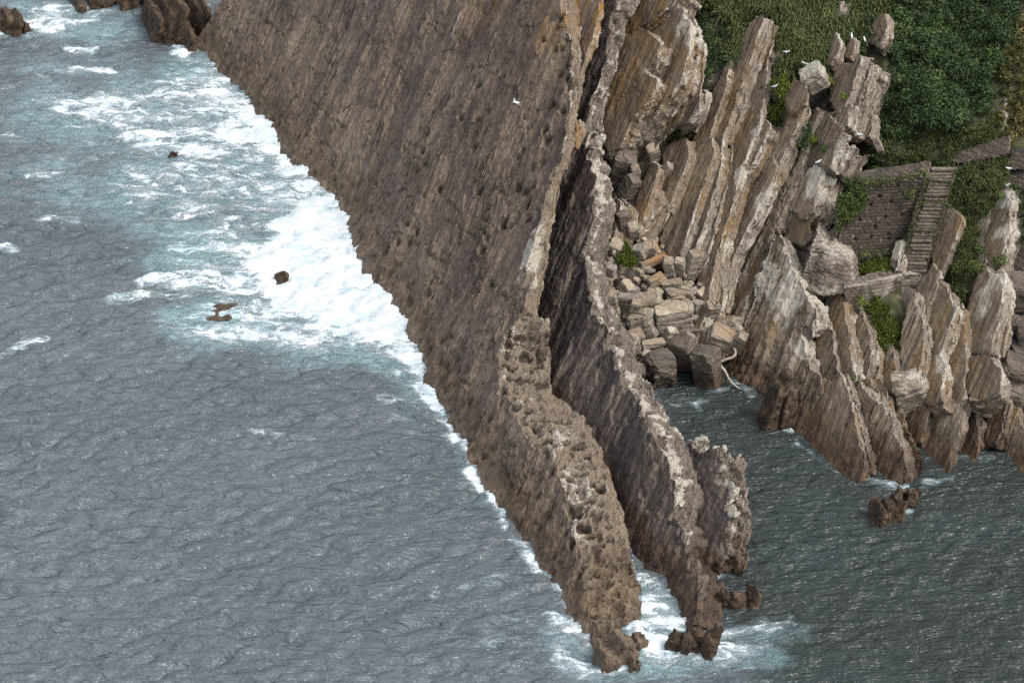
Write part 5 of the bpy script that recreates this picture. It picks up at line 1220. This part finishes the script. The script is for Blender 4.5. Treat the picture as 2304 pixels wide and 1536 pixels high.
def ivy(poly, n, ncl, mat, label, depth, size=.12, cat='ivy'):
    p = sample(poly, ncl); c = np.array([depth(x, y) for x, y in p])
    per = n // ncl; d = rv.normal(size=(ncl, per, 3)) + OUT; d /= np.linalg.norm(d, axis=2, keepdims=True)
    P = c[:, None] + d * rv.uniform(.15, .55, (ncl, per, 1))
    o = leaves('ivy', P.reshape(-1, 3), d.reshape(-1, 3), size, MAT[mat], (.42 + .22 * rv.normal(size=(ncl, per)) + .15 * rv.normal(size=(ncl, 1))).ravel(), label, cat)
    return o
wallp = lambda x, y: onz(x, y, 8.6 + (592 - y) / 192 * 7.7) + np.array([0, -.3, .1])
ivy([(1905, 405), (1935, 400), (1950, 440), (1940, 470), (1915, 490), (1890, 520), (1878, 500), (1888, 450)], 4200, 60, 'bright', 'bright green ivy climbing the left end of the retaining wall', wallp)
ivy([(1945, 402), (2090, 386), (2088, 400), (1990, 415), (1945, 420)], 620, 34, 'grass', 'creeper hanging over the top of the retaining wall', wallp)
ivy([(1905, 560), (2000, 560), (2005, 590), (1900, 595)], 450, 22, 'grass', 'weeds along the foot of the retaining wall', wallp)
ivy([(2030, 430), (2058, 430), (2060, 446), (2040, 448)], 220, 7, 'bright', 'small sprig of ivy in the middle of the retaining wall', wallp)
ivy([(2280, 415), (2330, 408), (2330, 480), (2290, 478), (2275, 445)], 1500, 30, 'bright', 'leafy ivy over the wall at the right edge, above the chalk tipped pinnacle', lambda x, y: px3(x, y, -27.6), .14)
ivy([(2275, 480), (2330, 480), (2330, 560), (2290, 540)], 1200, 22, 'ivy', 'dark ivy hanging on the right hand wall', lambda x, y: px3(x, y, -28.0))
ivy([(1800, 300), (1820, 270), (1830, 290), (1815, 345), (1797, 365)], 500, 14, 'ivy', 'dark creeper in the crack left of the tan leaning block', lambda x, y: px3(x, y, -14.3))
ivy([(1930, 650), (1945, 655), (1942, 690), (1930, 690)], 350, 10, 'lawn', 'green creeper at the left end of the parapet wall', lambda x, y: onz(x, y, 7.2) + np.array([0, -.4, 0]))

# ------------------------------------------------------------------ driftwood
def tube(pts, rad, seg=8):
    pts = np.array(pts, float); V, F = [], []
    for i, p in enumerate(pts):
        t = pts[min(i + 1, len(pts) - 1)] - pts[max(i - 1, 0)]; t /= np.linalg.norm(t)
        a = np.cross(t, [0.3, .2, 1]); a /= np.linalg.norm(a); b = np.cross(t, a)
        for j in range(seg):
            w = 2 * math.pi * j / seg; V.append(p + (a * math.cos(w) + b * math.sin(w)) * rad[i] * (1 + .12 * math.sin(j * 2.1 + i * 1.7)))
    for i in range(len(pts) - 1):
        F += [(i * seg + j, i * seg + (j + 1) % seg, (i + 1) * seg + (j + 1) % seg, (i + 1) * seg + j) for j in range(seg)]
    F += [tuple(range(seg))[::-1], tuple(range((len(pts) - 1) * seg, len(pts) * seg))]
    return V, F
T = NT('bleached_wood'); P = T.pos()
T.put(T.b.inputs['Base Color'], T.ramp(T.noise(T.vmul(P, (3, 3, 8)), 1, 4, .6), [(.35, (.22, .17, .125)), (.55, (.42, .35, .28)), (.7, (.52, .46, .38))])); T.b.inputs['Roughness'].default_value = .85
def ipts(px, zs, k=4):
    n = len(px); u = np.linspace(0, n - 1, (n - 1) * k + 1)
    x = np.interp(u, range(n), [p[0] for p in px]); y = np.interp(u, range(n), [p[1] for p in px]); z = np.interp(u, range(n), zs)
    return [onz(a, b, c) for a, b, c in zip(x, y, z)]
a = ipts([(1617, 818), (1630, 833), (1639, 850), (1647, 862), (1662, 873)], [1.9, 1.3, .8, .45, .1])
b_ = ipts([(1613, 816), (1632, 809), (1650, 803), (1655, 796), (1654, 786), (1650, 784)], [1.9, 2.2, 2.5, 2.7, 3.1, 3.2])
me = mesh_from(*join([tube(a, np.linspace(.15, .07, len(a))), tube(b_, np.linspace(.16, .09, len(b_)))]), 'driftwood'); smooth(me)
o = put('driftwood', me, T.m, a[-1]); tag(o, 'bleached forked branch leaning at the edge of the cove', 'driftwood')
# small twigs and a weathered branch on the grass slope
b2 = [px3(x, y, -24.2) for x, y in ((2142, 315), (2150, 312), (2158, 309), (2166, 303))]
me = mesh_from(*tube(b2, [.06, .09, .08, .04]), 'fallen_branch'); smooth(me); o = put('fallen_branch', me, T.m, b2[0]); tag(o, 'pale fallen branch lying on the grass above the ruin wall', 'branch')

# ------------------------------------------------------------------ gulls
def flat_mat(name, c, rough=.6):
    T = NT(name); T.put(T.b.inputs['Base Color'], T.mix(T.noise(T.pos(), 9, 3), c, tuple(.8 * v for v in c))); T.b.inputs['Roughness'].default_value = rough; return T.m
GW, GG, GB, GY_ = flat_mat('white_feathers', (.8, .8, .78)), flat_mat('grey_feathers', (.33, .35, .38)), flat_mat('black_wing_tips', (.02, .02, .022)), flat_mat('yellow_bill', (.55, .36, .06))
def lathe_x(st, seg=12):                      # st: (x, z, ry, rz)
    V, F = [], []
    for (x, z, ry, rz) in st:
        for j in range(seg):
            w = 2 * math.pi * j / seg; V.append((x, math.cos(w) * ry, z + math.sin(w) * rz))
    for i in range(len(st) - 1):
        F += [(i * seg + j, i * seg + (j + 1) % seg, (i + 1) * seg + (j + 1) % seg, (i + 1) * seg + j) for j in range(seg)]
    F += [tuple(range(seg))[::-1], tuple(range((len(st) - 1) * seg, len(st) * seg))]
    return V, F
def part(name, VF, mat, root):
    me = mesh_from(VF[0], VF[1], name); smooth(me); o = bpy.data.objects.new(name, me); me.materials.append(mat); C.objects.link(o); o.parent = root; return o
def gull(loc, yaw, label, fly=False, s=1.0):
    root = empty('gull', loc); root.rotation_euler = (0, 0 if not fly else R(-6), R(yaw)); root.scale = (s, s, s); tag(root, label, 'gull')
    z = .0 if fly else .24
    body = lathe_x([(-.34, z + .02, .01, .008), (-.26, z + .025, .05, .018), (-.15, z + .03, .075, .06), (0, z + .035, .10, .095), (.10, z + .06, .095, .095), (.17, z + .11, .06, .065), (.20, z + .16 if not fly else z + .09, .052, .052), (.245, z + .19 if not fly else z + .10, .055, .052), (.285, z + .185 if not fly else z + .095, .04, .038), (.31, z + .175 if not fly else z + .09, .016, .016)])
    part('body', body, GW, root)
    hz = z + .172 if not fly else z + .088
    part('bill', lathe_x([(.30, hz, .014, .016), (.34, hz - .005, .012, .013), (.375, hz - .016, .004, .006)], 8), GY_, root)
    for sy in (-1, 1):
        if fly:
            out = [(.10, .07, .03), (.16, .30, .12), (.10, .48, .15), (-.10, .72, .09), (-.16, .70, .085), (-.06, .46, .135), (-.05, .28, .105), (-.10, .07, .025)]
            V = [(x, sy * y, z + h) for x, y, h in out] + [(x, sy * y, z + h - .018) for x, y, h in out]; k = len(out)
            F = [(0, 1, 6, 7), (1, 2, 5, 6), (2, 3, 4, 5)] + [tuple(i + k for i in f)[::-1] for f in ((0, 1, 6, 7), (1, 2, 5, 6), (2, 3, 4, 5))] + [(i, (i + 1) % k, (i + 1) % k + k, i + k) for i in range(k)]
            w = part('wing', (V, F), GG, root)
        else:
            V, F = lathe_x([(-.33, z + .03, .006, .008), (-.24, z + .045, .018, .03), (-.08, z + .06, .028, .062), (.05, z + .065, .028, .066), (.12, z + .06, .01, .03)], 8)
            V = [(x, y + sy * .085 * (1 - .55 * max(0, -x / .33)), zz) for x, y, zz in V]
            w = part('wing', (V, F), GG, root)
            t = lathe_x([(-.40, z + .035, .004, .006), (-.34, z + .035, .012, .014), (-.27, z + .04, .012, .018)], 6)
            tp = part('wing_tip', ([(x, y + sy * .045, zz) for x, y, zz in t[0]], t[1]), GB, w)
            V, F = tube([(.02, sy * .04, z - .05), (.03, sy * .042, z - .14), (.025, sy * .042, .01), (.07, sy * .05, .004)], [.012, .008, .008, .01], 6)
            part('leg', (V, F), GY_, root)
    return root
def ground_at(x, y):
    """nearest thing seen at a photo pixel: where a bird's feet stand"""
    d = ray(x, y); d = d / np.linalg.norm(d)
    hit, p, *_ = SC.ray_cast(bpy.context.evaluated_depsgraph_get(), Vector(CAM), Vector(d))
    return np.array(p) if hit else px3(x, y, -15)
bpy.context.view_layer.update()
for (x, y, yaw, lab) in [(1768, 124, -20, 'gull standing on the brown rock under the pale dome'), (1743, 201, 20, 'gull on the small white tipped crag right of the smooth brown ramp'), (1811, 150, 160, 'gull beside the bright white topped block'), (1916, 88, 90, 'gull facing away on the thin leaning stone in the upper grass'), (1945, 96, 100, 'gull on a ledge left of the jagged grey rock near the bushes'),
                         (1934, 310, 200, 'gull on the crest of the white topped pinnacle with folded bands'), (1841, 371, 30, 'gull on the white crest of the purplish buttress'), (2270, 386, 190, 'gull standing on the low wall end at the right edge'), (2263, 424, 0, 'gull resting just above the chalk white tip of the slender pinnacle')]:
    gull(ground_at(x, y) + np.array([0, 0, -.02]), yaw, lab, s=1.15)
gull(px3(1162, 232, 14.0), 200, 'gull gliding with spread wings in front of the huge brown slab', fly=True, s=1.1)
